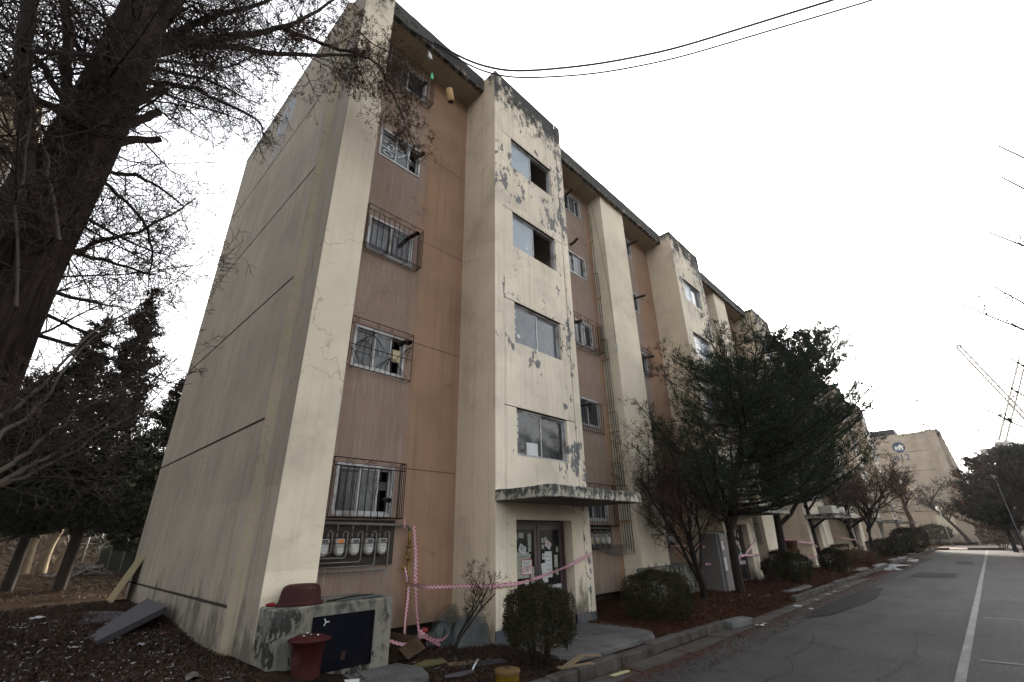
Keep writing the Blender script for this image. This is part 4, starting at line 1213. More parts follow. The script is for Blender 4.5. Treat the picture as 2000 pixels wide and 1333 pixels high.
LIMBS = {
    'l1': ([(2.66, -2.84, 6.49), (2.45, -2.78, 6.89), (2.25, -2.48, 7.5), (2.06, -2.2, 8.08), (1.89, -1.87, 8.72), (1.72, -1.61, 9.33), (1.58, -1.27, 10.13), (1.48, -0.82, 11.41)], 0.07, 0.02),
    'l1b': ([(1.82, -1.63, 9.2), (1.74, -1.37, 9.39), (1.71, -0.97, 9.66), (1.67, -0.67, 9.82), (1.67, -0.32, 10.07), (1.63, -0.1, 10.22), (1.63, 0.21, 10.25), (1.57, 0.37, 9.95), (1.58, 0.65, 9.63), (1.55, 0.84, 9.34), (1.51, 1.01, 9.12), (1.48, 1.19, 8.96)], 0.035, 0.006),
    'l1c': ([(1.71, -0.41, 10.6), (1.57, -0.12, 10.72), (1.53, 0.37, 10.95), (1.44, 0.71, 11.27)], 0.015, 0.005),
    'l2': ([(2.76, -2.84, 6.32), (2.48, -2.63, 6.98), (2.22, -2.29, 7.63), (2.02, -1.62, 8.36), (1.89, -0.97, 9.12), (1.76, -0.49, 9.78), (1.62, -0.09, 10.23)], 0.05, 0.018),
    'l3': ([(2.56, -2.83, 6.7), (2.3, -2.72, 7.33), (2.05, -2.56, 7.98), (1.8, -2.37, 8.69), (1.56, -2.1, 9.41), (1.34, -1.8, 10.29), (1.13, -1.47, 11.42)], 0.055, 0.02),
    'l4': ([(3.34, -3.43, 5.18), (3.24, -3.23, 5.46), (3.16, -3.07, 5.67), (3.07, -2.88, 5.88), (3.0, -2.64, 6.2), (2.94, -2.35, 6.43), (2.88, -2.2, 6.64), (2.83, -2.07, 6.93), (2.79, -1.88, 7.46)], 0.022, 0.008),
    'l5': ([(2.56, -2.93, 6.03), (2.43, -2.59, 6.44), (2.32, -2.34, 6.69), (2.22, -2.16, 6.76), (2.14, -1.81, 6.89), (2.05, -1.59, 6.97), (1.95, -1.5, 6.85)], 0.032, 0.008),
    'l6': ([(2.76, -2.9, 5.58), (2.72, -2.83, 5.62), (2.69, -2.73, 5.85), (2.65, -2.63, 6.14)], 0.05, 0.038),
    'l7': ([(2.76, -2.87, 5.17), (2.72, -2.8, 5.34), (2.68, -2.69, 5.58), (2.65, -2.58, 5.81)], 0.05, 0.036),
    'l8': ([(2.76, -2.88, 5.01), (2.69, -2.82, 5.17), (2.62, -2.68, 5.36), (2.55, -2.5, 5.57)], 0.045, 0.034),
    'l9': ([(2.66, -2.86, 4.84), (2.5, -2.81, 4.97), (2.33, -2.57, 5.18), (2.17, -2.35, 5.28), (2.03, -2.09, 5.23)], 0.028, 0.008),
    'l10': ([(2.66, -2.84, 3.9), (2.52, -2.78, 4.02), (2.38, -2.61, 4.33), (2.25, -2.39, 4.6), (2.13, -2.17, 5.0), (2.0, -2.01, 5.42)], 0.026, 0.007),
    'l11': ([(2.66, -2.87, 3.99), (2.48, -2.81, 4.06), (2.29, -2.56, 4.17), (2.11, -2.28, 4.23), (1.95, -2.08, 4.34)], 0.026, 0.007),
    'l12': ([(3.1, -3.2, 3.65), (3.04, -3.17, 3.89), (2.99, -3.17, 4.15), (2.95, -3.21, 4.49), (2.91, -3.29, 4.84), (2.89, -3.44, 5.27), (2.86, -3.57, 5.64), (2.83, -3.65, 6.17), (2.79, -3.72, 6.58)], 0.075, 0.05),
    'l13': ([(2.68, -3.13, 5.19), (2.61, -3.3, 5.81), (2.52, -3.41, 6.29), (2.45, -3.56, 6.74), (2.37, -3.66, 7.06)], 0.05, 0.03),
    'l14': ([(3.17, -3.58, 5.01), (3.08, -3.52, 5.06), (2.97, -3.36, 5.11), (2.87, -3.16, 5.11), (2.78, -3.04, 5.06)], 0.02, 0.035),
    'l15': ([(3.24, -3.44, 4.44), (3.09, -3.33, 4.43), (2.92, -3.14, 4.37), (2.77, -3.02, 4.35)], 0.03, 0.04),
    'l16': ([(2.69, -3.13, 5.31), (2.56, -3.31, 5.6), (2.45, -3.54, 5.92), (2.34, -3.77, 6.14), (2.24, -3.99, 6.31)], 0.035, 0.015),
    'l17': ([(2.67, -3.03, 5.76), (2.5, -3.25, 6.08), (2.33, -3.44, 6.53), (2.15, -3.61, 7.04)], 0.035, 0.02),
    'l18': ([(2.56, -2.8, 7.18), (2.36, -2.8, 7.8), (2.16, -2.8, 8.48)], 0.05, 0.04),
    'l19': ([(2.66, -2.89, 4.82), (2.5, -2.64, 4.78), (2.35, -2.39, 4.7), (2.21, -2.23, 4.47), (2.06, -2.16, 4.13)], 0.02, 0.006),
    'l20': ([(2.66, -2.82, 3.61), (2.4, -2.59, 3.66), (2.15, -2.3, 3.8)], 0.022, 0.005),
    'l21': ([(2.66, -2.9, 6.19), (2.35, -2.64, 6.67), (2.05, -2.31, 7.18), (1.79, -1.86, 7.45), (1.54, -1.49, 7.78)], 0.025, 0.006),
    'l22': ([(2.66, -2.83, 3.42), (2.38, -2.59, 3.41), (2.12, -2.27, 3.39), (1.88, -1.93, 3.5)], 0.018, 0.005),
    's1': ([(3.75, -2.67, 1.99), (3.56, -2.63, 2.07), (3.38, -2.55, 2.21), (3.19, -2.49, 2.35), (3.01, -2.41, 2.51), (2.83, -2.27, 2.73), (2.65, -2.09, 2.99), (2.49, -1.88, 3.33)], 0.016, 0.004),
    's2': ([(3.65, -2.65, 1.94), (3.45, -2.61, 2.01), (3.25, -2.49, 2.18), (3.05, -2.38, 2.29), (2.85, -2.29, 2.44), (2.66, -2.14, 2.67), (2.48, -1.98, 2.96), (2.31, -1.74, 3.43)], 0.018, 0.004),
    's3': ([(3.55, -2.66, 1.97), (3.39, -2.61, 2.0), (3.23, -2.47, 2.11), (3.08, -2.32, 2.29), (2.93, -2.17, 2.51), (2.78, -2.06, 2.61), (2.64, -1.9, 2.84), (2.5, -1.8, 3.14)], 0.014, 0.003),
    's4': ([(3.85, -2.71, 2.14), (3.65, -2.69, 2.26), (3.45, -2.61, 2.4), (3.25, -2.56, 2.58), (3.05, -2.55, 2.86), (2.85, -2.41, 3.31), (2.66, -2.12, 3.68)], 0.015, 0.004),
    's5': ([(3.66, -2.75, 2.28), (3.42, -2.68, 2.46), (3.18, -2.58, 2.74), (2.95, -2.5, 3.16), (2.72, -2.33, 3.48), (2.5, -2.04, 3.99), (2.31, -1.74, 4.73)], 0.013, 0.003),
    's6': ([(3.51, -2.86, 3.09), (3.38, -3.07, 3.88), (3.25, -3.22, 4.6), (3.14, -3.45, 5.35)], 0.01, 0.004),
    's7': ([(3.46, -2.81, 3.66), (3.34, -2.95, 4.07), (3.22, -3.13, 4.53), (3.12, -3.35, 5.05)], 0.012, 0.005),
}
# ---------------------------------------------------------------- the big bare conifer on the left
rg = np.random.default_rng(21)
big = thing('dawn_redwood', 'huge bare dark trunk with dense leafless twigs filling the left of the view', 'tree', (2.6, -2.95, 0))
ob = np.array([2.6, -2.95, 0.0])
zz = np.array([0, .3, .8, 1.5, 2.5, 3.5, 4.5, 5.5, 6.5, 7.5, 9, 11, 13])
rr_ = np.array([.44, .36, .31, .275, .255, .24, .23, .22, .20, .175, .13, .08, .03])
nseg = 40; Vt = []; Ft = []
zf = np.linspace(0, 13, 90)
for i, z in enumerate(zf):
    r = np.interp(z, zz, rr_); th = np.arange(nseg) * 2 * np.pi / nseg
    fl = 1 + 0.07 * np.sin(th * 5 + z * .25) + 0.045 * np.sin(th * 11 + z * .6) + 0.035 * np.sin(th * 17 - z * .9) + rg.normal(size=nseg) * .012
    cx = 0.10 * z / 8 + .03 * math.sin(z * .8); cy = -0.06 * z / 8 + .03 * math.cos(z)
    for k in range(nseg): Vt.append((cx + r * fl[k] * math.cos(th[k]), cy + r * fl[k] * math.sin(th[k]), z))
for i in range(len(zf) - 1):
    for k in range(nseg): Ft.append((i * nseg + k, i * nseg + (k + 1) % nseg, (i + 1) * nseg + (k + 1) % nseg, (i + 1) * nseg + k))
link('trunk', np_mesh('trunk', Vt, Ft, M_trunkbark, True), big)
limb_paths = []; tw = []; tips = []
spec_m = [(8, .60, .60, .10, .13), (7, .58, .62, .10, .16), (3, .55, .65, .05, .2), (0, .5, .6, 0, .25)]
def densify(P, r0, r1):
    P = np.array(P) - ob
    n = len(P); t = np.linspace(0, n - 1, (n - 1) * 3 + 1)
    Q = np.stack([np.interp(t, np.arange(n), P[:, a]) for a in range(3)], 1)
    for _ in range(2): Q[1:-1] = (Q[:-2] + 2 * Q[1:-1] + Q[2:]) / 4
    Q[1:-1] += rg.normal(size=Q[1:-1].shape) * .008
    return Q, np.linspace(r0, r1, len(Q))
for key, (P, r0, r1) in LIMBS.items():
    Q, rad = densify(P, r0, r1)
    limb_paths.append((Q, rad, key))
    shoot = key.startswith('s')
    L_ = np.linalg.norm(np.diff(Q, axis=0), axis=1).sum()
    nk = int(L_ / (0.075 if not shoot else 0.12)) + 2
    if key in ('l6', 'l7', 'l8'): nk = 4
    for k in range(nk):
        f = rg.uniform(.12, 1); i = min(len(Q) - 2, int(f * (len(Q) - 1))); q = Q[i]
        b_ = unit(Q[i + 1] - Q[i]); s_ = unit(np.cross(b_, rg.normal(size=3)))
        d = unit(b_ * .5 + s_ * .8 + np.array([0, 0, rg.uniform(-.35, .25)]))
        grow(tw, q, d, (rg.uniform(.35, .95) if not shoot else rg.uniform(.2, .55)) * (1.15 - .5 * f), max(.0035, rad[i] * .3 if rad[i] < .03 else .011), 1, rg, spec_m, tips)
# further limbs all the way up the stem
for k in range(75):
    z = rg.uniform(2.9, 12.5); sideway = k % 3 == 0
    az = rg.uniform(-.3, 2.0) if sideway else rg.uniform(2.0, 5.6)
    d = np.array([math.cos(az), math.sin(az), rg.uniform(.0, .65)])
    ln = rg.uniform(.9, 1.55) if sideway else rg.uniform(1.1, 2.3)
    st = len(tw)
    grow(tw, np.array([0.10 * z / 8, -.06 * z / 8, z]), d, ln, rg.uniform(.010, .021), 0, rg, [(10, .36, .62, .12, .10), (6, .55, .62, .10, .16), (3, .5, .65, .05, .2), (0, .5, .6, 0, .25)], tips)
by = {'a': [], 'b': []}
for Q, rad, key in limb_paths:
    V, F = tubes_np([(Q, rad)], 8)
    link('limb', np_mesh('limb', V, F, M_bark if not key.startswith('s') else M_twig_grey, True), big)
V, F = tubes_np([(p, r) for lv, p, r in tw if lv == 0], 6)
link('branch', np_mesh('branch', V, F, M_bark, True), big, kind='stuff')
V, F = tubes_np([(p, np.maximum(r, .0024)) for lv, p, r in tw if lv > 0], 3)
link('crown', np_mesh('crown', V, F, M_twig), big, kind='stuff')
# withered tassels, mostly on the limb that reaches the top window
T = np.array([p for p, d in tips])
w_ = np.where((T[:, 0] + 2.6 < 2.4) & (T[:, 2] > 6.5) & (T[:, 1] > 1.2), 1.0, .06)
near = np.array([(q - ob) for q in np.array(LIMBS['l1b'][0])[6:]])
cc_ = T[rg.random(len(T)) < w_]
C = []
for p in cc_[:5200]:
    for j in range(4): C.append(p + np.array([rg.normal() * .012, rg.normal() * .012, -.018 * j]))
V, F = leaf_cloud(np.array(C), .012, rg, 1.8)
link('tassel', np_mesh('tassel', V, F, M_dryleaf), big, kind='stuff')

# ---------------------------------------------------------------- junipers and pruned planes at the back left
JG = 'dark junipers behind the gable corner'
make_evergreen('juniper_tree', 'tallest dark juniper, its spire highest next to the gable edge', (-12.0, -0.95, 0.45), 9.9, 1.4, 2.0, 200, 31, .15, M_juniper, L=.16, k=8, w=.024, dens=.95, group=JG, shape=1.35, bias=(0, 1, .25))
make_evergreen('juniper_tree', 'second juniper spire, left of the tallest one', (-12.6, -2.0, 0.45), 8.8, 1.4, 2.0, 180, 32, .14, M_juniper, L=.16, k=8, w=.024, dens=.95, group=JG, shape=1.35)
make_evergreen('juniper_tree', 'broad low juniper nearest the big trunk', (-12.0, -3.0, 0.45), 6.0, 1.2, 2.3, 150, 33, .12, M_juniper, L=.16, k=8, w=.024, dens=.95, group=JG, shape=1.1)
make_evergreen('juniper_tree', 'shorter juniper touching the gable edge on the right of the group', (-12.4, 0.75, 0.45), 7.0, 1.0, 2.0, 160, 34, .12, M_juniper, L=.16, k=8, w=.024, dens=.95, group=JG, shape=1.1)
PG = 'pollarded pale trunks in the sun'
for i, (bx, by_, ln, lb) in enumerate([(-25.0, -1.35, .2, 'pale sunlit pollarded trunk, leftmost of the leaning cluster by the fence'), (-25.2, -0.75, .9, 'middle pollarded trunk of the sunlit cluster'), (-24.6, -0.25, 1.6, 'right hand thinner pollarded trunk of the sunlit cluster')]):
    make_bare_tree('plane_tree', lb, (bx, by_, .6), 5.6, .22 - .03 * i, [(8, .5, .5, .3, .1), (4, .5, .6, .2, .15), (0, .5, .5, 0, .2)], 60 + i, lean=(0, ln * .6, 0), fork=3.0, nlimb=14, limb_len=1.5, spread=.5, bark=M_palebark, twig=M_palebark, group=PG, minr=.006)
# bare scrub trees on the slope far left
SG = 'bare scrub trees on the far left slope'
sg_l = ['brown bare tree on the sunlit slope beyond the pale trunks', 'thin dark stemmed bare tree at the left picture edge', 'bare tree higher on the far left slope', 'bare tree on the slope just left of the junipers', 'low bare tree at the foot of the slope', 'bare tree behind the fence on the slope']
for i, (x, y) in enumerate([(-36, -4), (-33, -6.2), (-46, -7), (-42, -1.5), (-31, -3.2), (-40, 3.5)]):
    make_bare_tree('scrub_tree', sg_l[i], (x, y, .5 + max(0, (-34 - x) * .2)), 7.5, .12, [(8, .55, .5, .2, .1), (6, .55, .55, .1, .12), (4, .5, .6, .1, .15), (0, .5, .6, 0, .2)], 70 + i, fork=1.2, nlimb=9, limb_len=2.6, twig=M_twig_red, group=SG, minr=.010)

# slope behind
m = Mt('brushy_slope', 0.95, 0.1)
m.b.inputs['Specular IOR Level'].default_value = 0.0
M_slope = m.out(m.mix(m.step(m.noise(.7, 9, .75), .35, .65), (0.016, 0.010, 0.007), (0.042, 0.027, 0.018)))
def hz_(x, y): return .35 + 13 * sstep(-32, -75, x) * (0.7 + 0.3 * np.sin(y * .07)) + .5 * gnoise(x, y, .12) * sstep(-32, -40, x)
link('hill_slope', grid_mesh('hill_slope', np.linspace(-110, -30, 50), np.linspace(-70, 90, 70), hz_, M_slope), kind='structure')
C = []
for i in range(26000):
    x = rg.uniform(-75, -32.5); y = rg.uniform(-32, 32)
    C.append((x, y, float(hz_(np.array(x), np.array(y))) + rg.uniform(0, 1.6)))
V, F = leaf_cloud(np.array(C), .10, rg, 3.5)
link('brushwood', np_mesh('brushwood', V, F, simple('brush_brown', (0.028, 0.018, 0.012), .95, var=.5, sc=1)), kind='stuff', label='brown undergrowth covering the far left slope', category='undergrowth')

# mesh fence
M_fencepost = simple('galvanised_post', (0.14, 0.15, 0.145), .5, .4, .3)
M_mesh = simple('green_fence_wire', (0.02, 0.045, 0.03), .8)
fence = thing('mesh_fence', 'tall green wire mesh fence with pale posts behind the dark junipers', 'fence', (0, 0, 0))
A = Vector((-24.5, 0.1, .4)); B = Vector((-13.5, 4.6, .35))
for k in range(13):
    p = A.lerp(B, k / 12); MB().tube([p, p + Vector((0, 0, 2.9))], .028, 6).build('fence_post', M_fencepost, fence)
for z in (.1, 1.35, 2.85):
    MB().tube([A + Vector((0, 0, z)), B + Vector((0, 0, z))], .018, 4).build('rail', M_fencepost, fence)
dirv = (B - A); LL = dirv.length; paths = []
for k in range(int((LL + 3) / .16)):
    s0 = k * .16 - 3
    for sg in (1, -1):
        a_, b_ = (s0, s0 + 2.9) if sg == 1 else (s0 + 2.9, s0)
        z0_, z1_ = 0.05, 2.85
        lo, hi = sorted((a_, b_))
        if lo < 0 or hi > LL: continue
        paths.append((np.array([A + dirv * (a_ / LL) + Vector((0, 0, z0_)), A + dirv * (b_ / LL) + Vector((0, 0, z1_))]), np.array([.006, .006])))
V, F = tubes_np(paths, 3)
link('wire_mesh', np_mesh('wire_mesh', V, F, M_mesh), fence, kind='stuff')
M_shade = simple('dark_shade_net', (0.010, 0.012, 0.011), .95)
MB().box(-0.01, 0.01, 0, 1, 0, 1)
sn = thing('shade_net', 'black netting hung low on the inside of the mesh fence', 'netting', (0, 0, 0))
MB().add([(A.x + 1.6, A.y + .9, .3), (B.x, B.y + .08, .3), (B.x, B.y + .08, 1.95), (A.x + 1.6, A.y + .9, 1.55), (A.x + 1.6, A.y + .92, .3), (B.x, B.y + .10, .3), (B.x, B.y + .10, 1.95), (A.x + 1.6, A.y + .92, 1.55)], [(0, 1, 2, 3), (7, 6, 5, 4), (0, 3, 7, 4), (1, 5, 6, 2), (3, 2, 6, 7), (0, 4, 5, 1)]).build('net_panel', M_shade, sn)

# neighbouring block behind the big tree
nb_ = thing('apartment_building', 'neighbouring apartment block with green balconies glimpsed behind the big tree', 'building', (-12, -5.7, 0))
MB().box(-14, 0, -16, 0, 0, 15.7).build('wall', wall_paint('neighbour_paint', (0.16, 0.13, 0.09), streak=.3), nb_)
MB().box(-14.2, .15, -16.2, .1, 15.702, 16.0).build('roof', M_canopy, nb_)
M_green = simple('green_balcony_panel', (0.05, 0.16, 0.12), .7)
M_whitep = simple('white_balcony_post', (0.5, 0.48, 0.44), .7)
for k in range(5):
    MB().box(-2.6, -.3, .003, 1.0, .9 + 2.9 * k, 1.9 + 2.9 * k).build('balcony', M_green, nb_)
    MB().box(-2.7, -.2, .003, 1.1, .72 + 2.9 * k, .895 + 2.9 * k).build('balcony_slab', M_whitep, nb_)
for y in (.05, 1.12):
    MB().box(-.19, -.03, y, y + .14, 0, 15.2).build('post', M_whitep, nb_)
for k in range(5):
    MB().box(.003, .02, -4.5, -3.3, 1.2 + 2.9 * k, 2.3 + 2.9 * k).build('window', M_glass_grey, nb_)

# ---------------------------------------------------------------- facade trees
forkA = [([(0, 0, 1.75), (0.05, -.32, 2.3), (.02, -.55, 2.9), (-.05, -.7, 3.8)], [.085, .07, .055, .03]),
         ([(0, 0, 1.7), (.2, .35, 2.2), (.25, .42, 2.9), (.3, .6, 4.2)], [.09, .075, .06, .03])]
make_evergreen('fir_tree', 'dark spreading fir with forked trunk in front of the second entrance', (2.12, 12.34, 0.02), 7.7, 2.0, 4.5, 185, 41, .13, M_pine, bias=(.15, -.6, .22), xmin=1.32, forks=forkA, L=.15, k=9, dens=.55, w=.0095, spread=.5, xdrop=.05, shape=.55, lean=(1.9, 1.0))
forkB = [([(0, 0, 1.9), (.5, .3, 2.35), (1.1, .5, 3.2), (1.5, .7, 4.2), (1.9, .9, 5.3)], [.10, .085, .07, .05, .03])]
make_evergreen('fir_tree', 'taller dark fir with one bent side limb near the third entrance', (1.45, 19.4, 0.02), 9.8, 2.6, 3.7, 210, 42, .16, M_pine, bias=(.7, -.3, .10), xmin=1.32, forks=forkB, L=.21, k=8, dens=.52, w=.015, spread=.5, shape=.62, lean=(2.9, .8))
make_bare_tree('shrub_tree', 'many stemmed reddish bare shrub with a few dry leaves before the pier', (1.85, 10.5, 0.05), 4.9, .05, [(7, .55, .5, .25, .10), (6, .55, .55, .15, .13), (4, .5, .6, .1, .18), (0, .5, .6, 0, .2)], 43, fork=.8, nlimb=8, limb_len=1.8, spread=.65, twig=M_twig_red, leaves=6500, stems=5, minr=.0034, cat='shrub')
sp = [(8, .58, .48, .25, .09), (6, .55, .55, .15, .12), (5, .5, .6, .05, .15), (0, .5, .6, 0, .2)]
BG = 'bare trees along the kerb'
bt = [('bare spreading tree before the fourth entrance, its trunk leaning left', (1.15, 26.2, 0), 6.0, .14, (.2, -1.2, 0), M_twig),
      ('bare tree with curved trunk and fan of brown twigs by the fifth entrance', (1.1, 36.0, 0), 6.6, .17, (-.2, -1.5, 0), M_twig_red),
      ('bare tree forked low beside the patch of ice', (2.25, 33.6, 0), 5.4, .17, (.3, .9, 0), M_twig_red)]
for i, (lb, b_, H, rt, ln, tm) in enumerate(bt):
    make_bare_tree('bare_tree', lb, b_, H, rt, sp, 80 + i, lean=ln, fork=1.7, nlimb=10, limb_len=3.0, spread=.9, twig=tm, minr=.008, group=BG, leaves=1500 if i else 0)
make_bare_tree('pollard_tree', 'thick stubby pollard with a brush of thin shoots at the end of the row', (2.3, 57.5, .1), 8.0, .28, [(7, .5, .5, .2, .08), (5, .5, .55, .1, .1), (0, .5, .5, 0, .2)], 90, fork=3.6, nlimb=14, limb_len=2.4, spread=.6, bark=simple('pollard_bark', (.10, .065, .042), .9), twig=M_twig_red, minr=.012)
make_bare_tree('bare_tree', 'small crooked bare tree leaning left in front of the far gable', (5.35, 79.5, .25), 7.5, .22, sp, 91, lean=(-2.6, 0, 0), fork=2.2, nlimb=9, limb_len=3.6, spread=.95, twig=M_twig, minr=.013, group=BG)
EG = 'evergreens at the far right of the road'
ev = [('rust tinged pine at the left of the far evergreen clump', (8.6, 56, 0), 7.4, 3.2, M_rustpine, 101), ('dark pine filling the middle of the far evergreen clump', (9.6, 50, 0), 7.2, 3.6, M_farpine, 102),
      ('dark pine at the right picture edge beyond the road', (11.0, 42, 0), 6.6, 3.0, M_farpine, 103), ('low dark pine under the crane, set back behind the clump', (11.5, 62, 0), 8.6, 3.8, M_farpine, 104)]
for lb, b_, H, rc, mt, sd in ev:
    make_evergreen('pine_tree', lb, b_, H, 1.5, rc, 120, sd, .18, mt, L=.24, k=5, dens=.7, w=.04, group=EG, shape=.5)
for i, (lb, b_, H) in enumerate([('bare brown tree in front of the rust tinged pine', (8.9, 47, 0), 5.2), ('bare twiggy tree at the right picture edge by the hedge', (9.9, 33, 0), 4.6), ('taller bare tree between the right hand pines', (10.6, 54, 0), 7.4)]):
    make_bare_tree('bare_tree', lb, b_, H, .10, sp, 130 + i, fork=1.4, nlimb=10, limb_len=2.2, spread=.7, twig=M_twig_red, minr=.011, group='bare trees beyond the right kerb', leaves=600)
# overhanging tree right, stem out of view
ot = thing('overhanging_tree', 'leafless twigs reaching in from the right picture edge against the sky', 'tree', (11.2, 6.5, -.05))
ow = np.array([11.2, 6.5, -.05]); tp = []
tr = [(np.array([[0, 0, 0], [.05, 0, 2.0], [-.1, .1, 4.0], [0, 0, 6.5], [.1, .1, 8.5]]), np.array([.16, .13, .11, .07, .02]))]
ends = [((8.14, 5.46, 4.49), 2.6), ((8.74, 5.4, 5.23), 3.2), ((8.56, 5.43, 4.5), 2.8), ((9.07, 5.35, 5.92), 4.0), ((7.92, 5.47, 3.13), 1.8), ((8.26, 5.45, 3.28), 2.0), ((8.4, 5.44, 3.57), 2.2), ((8.6, 5.6, 2.6), 1.5), ((8.7, 5.9, 2.9), 1.7), ((9.0, 5.5, 4.0), 2.6), ((8.9, 5.7, 2.2), 1.3), ((8.5, 5.9, 2.2), 1.2), ((9.2, 5.4, 6.4), 4.6)]
for e, zb in ends:
    e = np.array(e) - ow; s = np.array([0, 0, max(.5, e[2] - 2.9)]); mid = (s + e) / 2 + np.array([0, 0, -.05]) ; 
    t_ = np.linspace(0, 1, 12)[:, None]; Q = (1 - t_) ** 2 * s + 2 * t_ * (1 - t_) * mid + t_ ** 2 * e; Q[1:-1] += rg.normal(size=Q[1:-1].shape) * .022; Q[:, 2] -= .16 * np.sin(t_[:, 0] * 3.14)
    tr.append((Q, np.linspace(.026, .0085, 12)))
    for k in range(8):
        f = rg.uniform(.72, .97); i = int(f * 11); b_ = unit(Q[min(i + 1, 11)] - Q[i - 1]); s_ = unit(np.cross(b_, rg.normal(size=3)))
        grow(tp, Q[i], unit(b_ * .75 + s_ * .5 + np.array([0, 0, .15])), rg.uniform(.3, .9) * (1.3 - f), .005, 1, rg, [(0, 0, 0, 0, 0), (2, .5, .5, .1, .1), (0, .5, .5, 0, .12)])
V, F = tubes_np(tr, 6); link('trunk', np_mesh('trunk', V, F, M_bark, True), ot)
V, F = tubes_np([(p, np.maximum(r, .007)) for lv, p, r in tp], 3); link('crown', np_mesh('crown', V, F, M_bark), ot)

# ---------------------------------------------------------------- bushes
make_bush('clipped_bush', 'nearest clipped evergreen bush, standing in front of the first entrance door', (2.62, 3.18, 0.0), .48, .50, 1.02, 201, 26000, .0125, z0=.16)
make_bush('clipped_bush', 'second dark bush, just past the first entrance slab', (2.25, 7.35, 0.0), .66, .80, .96, 202, 26000, .014, z0=.05)
make_bush('clipped_bush', 'small thin bush on bare legs before the second entrance slab', (2.1, 15.4, 0.0), .30, .34, .86, 203, 4000, .017, z0=.38)
make_bush('clipped_bush', 'round dark bush beside the bent limbed fir', (2.35, 16.9, 0.0), .58, .60, 1.02, 204, 9000, .022, z0=.1)
make_bush('clipped_bush', 'round bush right of the third entrance slab', (2.3, 23.2, 0.0), .55, .60, 1.0, 205, 7000, .026, z0=.1)
far_b = [('dark round bush right behind the icy patch', (2.0, 40.2, 0), .75, .75, 1.15), ('round bush next along after the icy patch', (2.55, 43.0, 0), .9, .9, 1.3), ('large rounded bush near the end of the kerb', (2.5, 50.5, 0), 1.3, 1.4, 1.9),
         ('low rounded bush against the far gable, leftmost', (-1.3, 80.5, .25), 1.3, 1.2, 1.7), ('wide clipped bush against the far gable', (2.3, 80.8, .25), 1.7, 1.2, 2.1), ('clipped bush left of the wide one at the far gable', (.5, 81.3, .25), 1.0, 1.0, 1.8)]
for i, (lb, c_, rx, ry, h) in enumerate(far_b): make_bush('clipped_bush', lb, c_, rx, ry, h, 210 + i, 5000, .05 + .02 * (i > 2), z0=.12)
make_bush('hedge', 'yellow green hedge at the far right beside the road', (10.9, 38, 0), .9, 5.0, 1.5, 230, 12000, .05, M_hedge_y, cat='hedge')
make_bush('brush_pile', 'heap of dead reddish branches on the verge by the bare trees', (1.9, 30.2, 0), .9, 1.2, .75, 231, 6000, .035, M_dryleaf, cat='dead brush')
make_bush('dry_shrub', 'tangled brown shrub at the far right corner of the paving', (8.0, 66, .0), 1.6, 2.0, 2.2, 232, 7000, .07, simple('dry_shrub_twigs', (.075, .045, .033), .9, var=.4), cat='shrub')
make_bare_tree('bare_shrub', 'leafless twisted shrub before the heap of broken glass', (1.35, 2.62, .03), 1.35, .020, [(5, .6, .5, .3, .16), (4, .55, .55, .2, .2), (3, .5, .6, .1, .22), (0, .5, .6, 0, .2)], 44, lean=(.35, .35, 0), fork=.35, nlimb=4, limb_len=.42, spread=.6, stems=3, minr=.0022, twig=M_bark, cat='shrub')
make_bare_tree('bare_shrub', 'small dry twiggy shrub against the pit under the first pier', (1.45, 8.8, .03), 1.1, .014, [(5, .6, .5, .3, .16), (4, .55, .55, .2, .2), (0, .5, .6, 0, .2)], 45, fork=.3, nlimb=4, limb_len=.4, spread=.6, stems=3, minr=.002, twig=M_bark, cat='shrub')
# ================================================================ far block 412
fb = thing('apartment_building', 'distant cream apartment block numbered 412 closing the end of the road', 'building', (0, 83, .45))
M_far412 = wall_paint('far_block_paint', (0.31, 0.26, 0.20), streak=.35, mold_top=(13.6, 15.0, .2), base_dirt=(.4, 1.6, .5))
FX0, FX1 = -2.6, 6.0
FJ = [-.6, .95, 3.6, 6.2, 8.8, 11.4, 14.0]
for k in range(6):
    MB().box(FX0, FX1 - 1.35, 0, 60, FJ[k] + .03, FJ[k + 1] - .03).build('gable_panel', M_far412, fb)
    if k < 5: MB().box(FX0, FX1 - 1.4, .06, 60, FJ[k + 1] - .03, FJ[k + 1] + .03).build('joint', M_groove, fb)
MB().box(FX1 - 1.35, FX1 - 1.1, -.05, .5, -.6, 14.0).build('gable_rib', M_far412, fb)
MB().box(FX1 - 1.1, FX1, .10, 60, -.6, 14.1).build('corner_fin', M_far412, fb)
for k in range(6):
    MB().box(FX1 + .001, FX1 + .45, 3.5 + 9 * k, 6 + 9 * k, -.6, 14.3).build('stair_tower', M_far412, fb)
MB().box(FX1 + .001, FX1 + .3, .1, 60, 13.5, 14.09).build('fascia', M_fascia, fb)
MB().box(FX0 + .2, FX0 + 4.2, 1.0, 7, 14.002, 14.95).build('water_tank', simple('roof_tank_dark', (.025, .025, .03), .8), fb)
cb = MB().box(FX1 - 1.5, FX1 - 1.35, .3, .5, 14.002, 14.85).box(FX1 - .6, FX1 - .45, .3, .5, 14.002, 14.85).box(FX1 - 1.5, FX1 - .45, .3, .5, 14.852, 15.0)
cb.build('roof_hatch_frame', M_far412, fb)
MB().box(-.2, 1.6, -.004, -.001, .9, 3.2).build('repaired_patch', simple('patch_paint', (.46, .40, .31), .9), fb).location = (3.0, 0, -.1)
ex, ez, er = 1.55, 12.15, .72
b = MB(); n_ = 40
b.add([(ex, -.012, ez)] + [(ex + er * math.cos(2 * math.pi * k / n_), -.012, ez + er * math.sin(2 * math.pi * k / n_)) for k in range(n_)], [(0, 1 + k, 1 + (k + 1) % n_) for k in range(n_)])
b.build('emblem', M_bluelogo, fb)
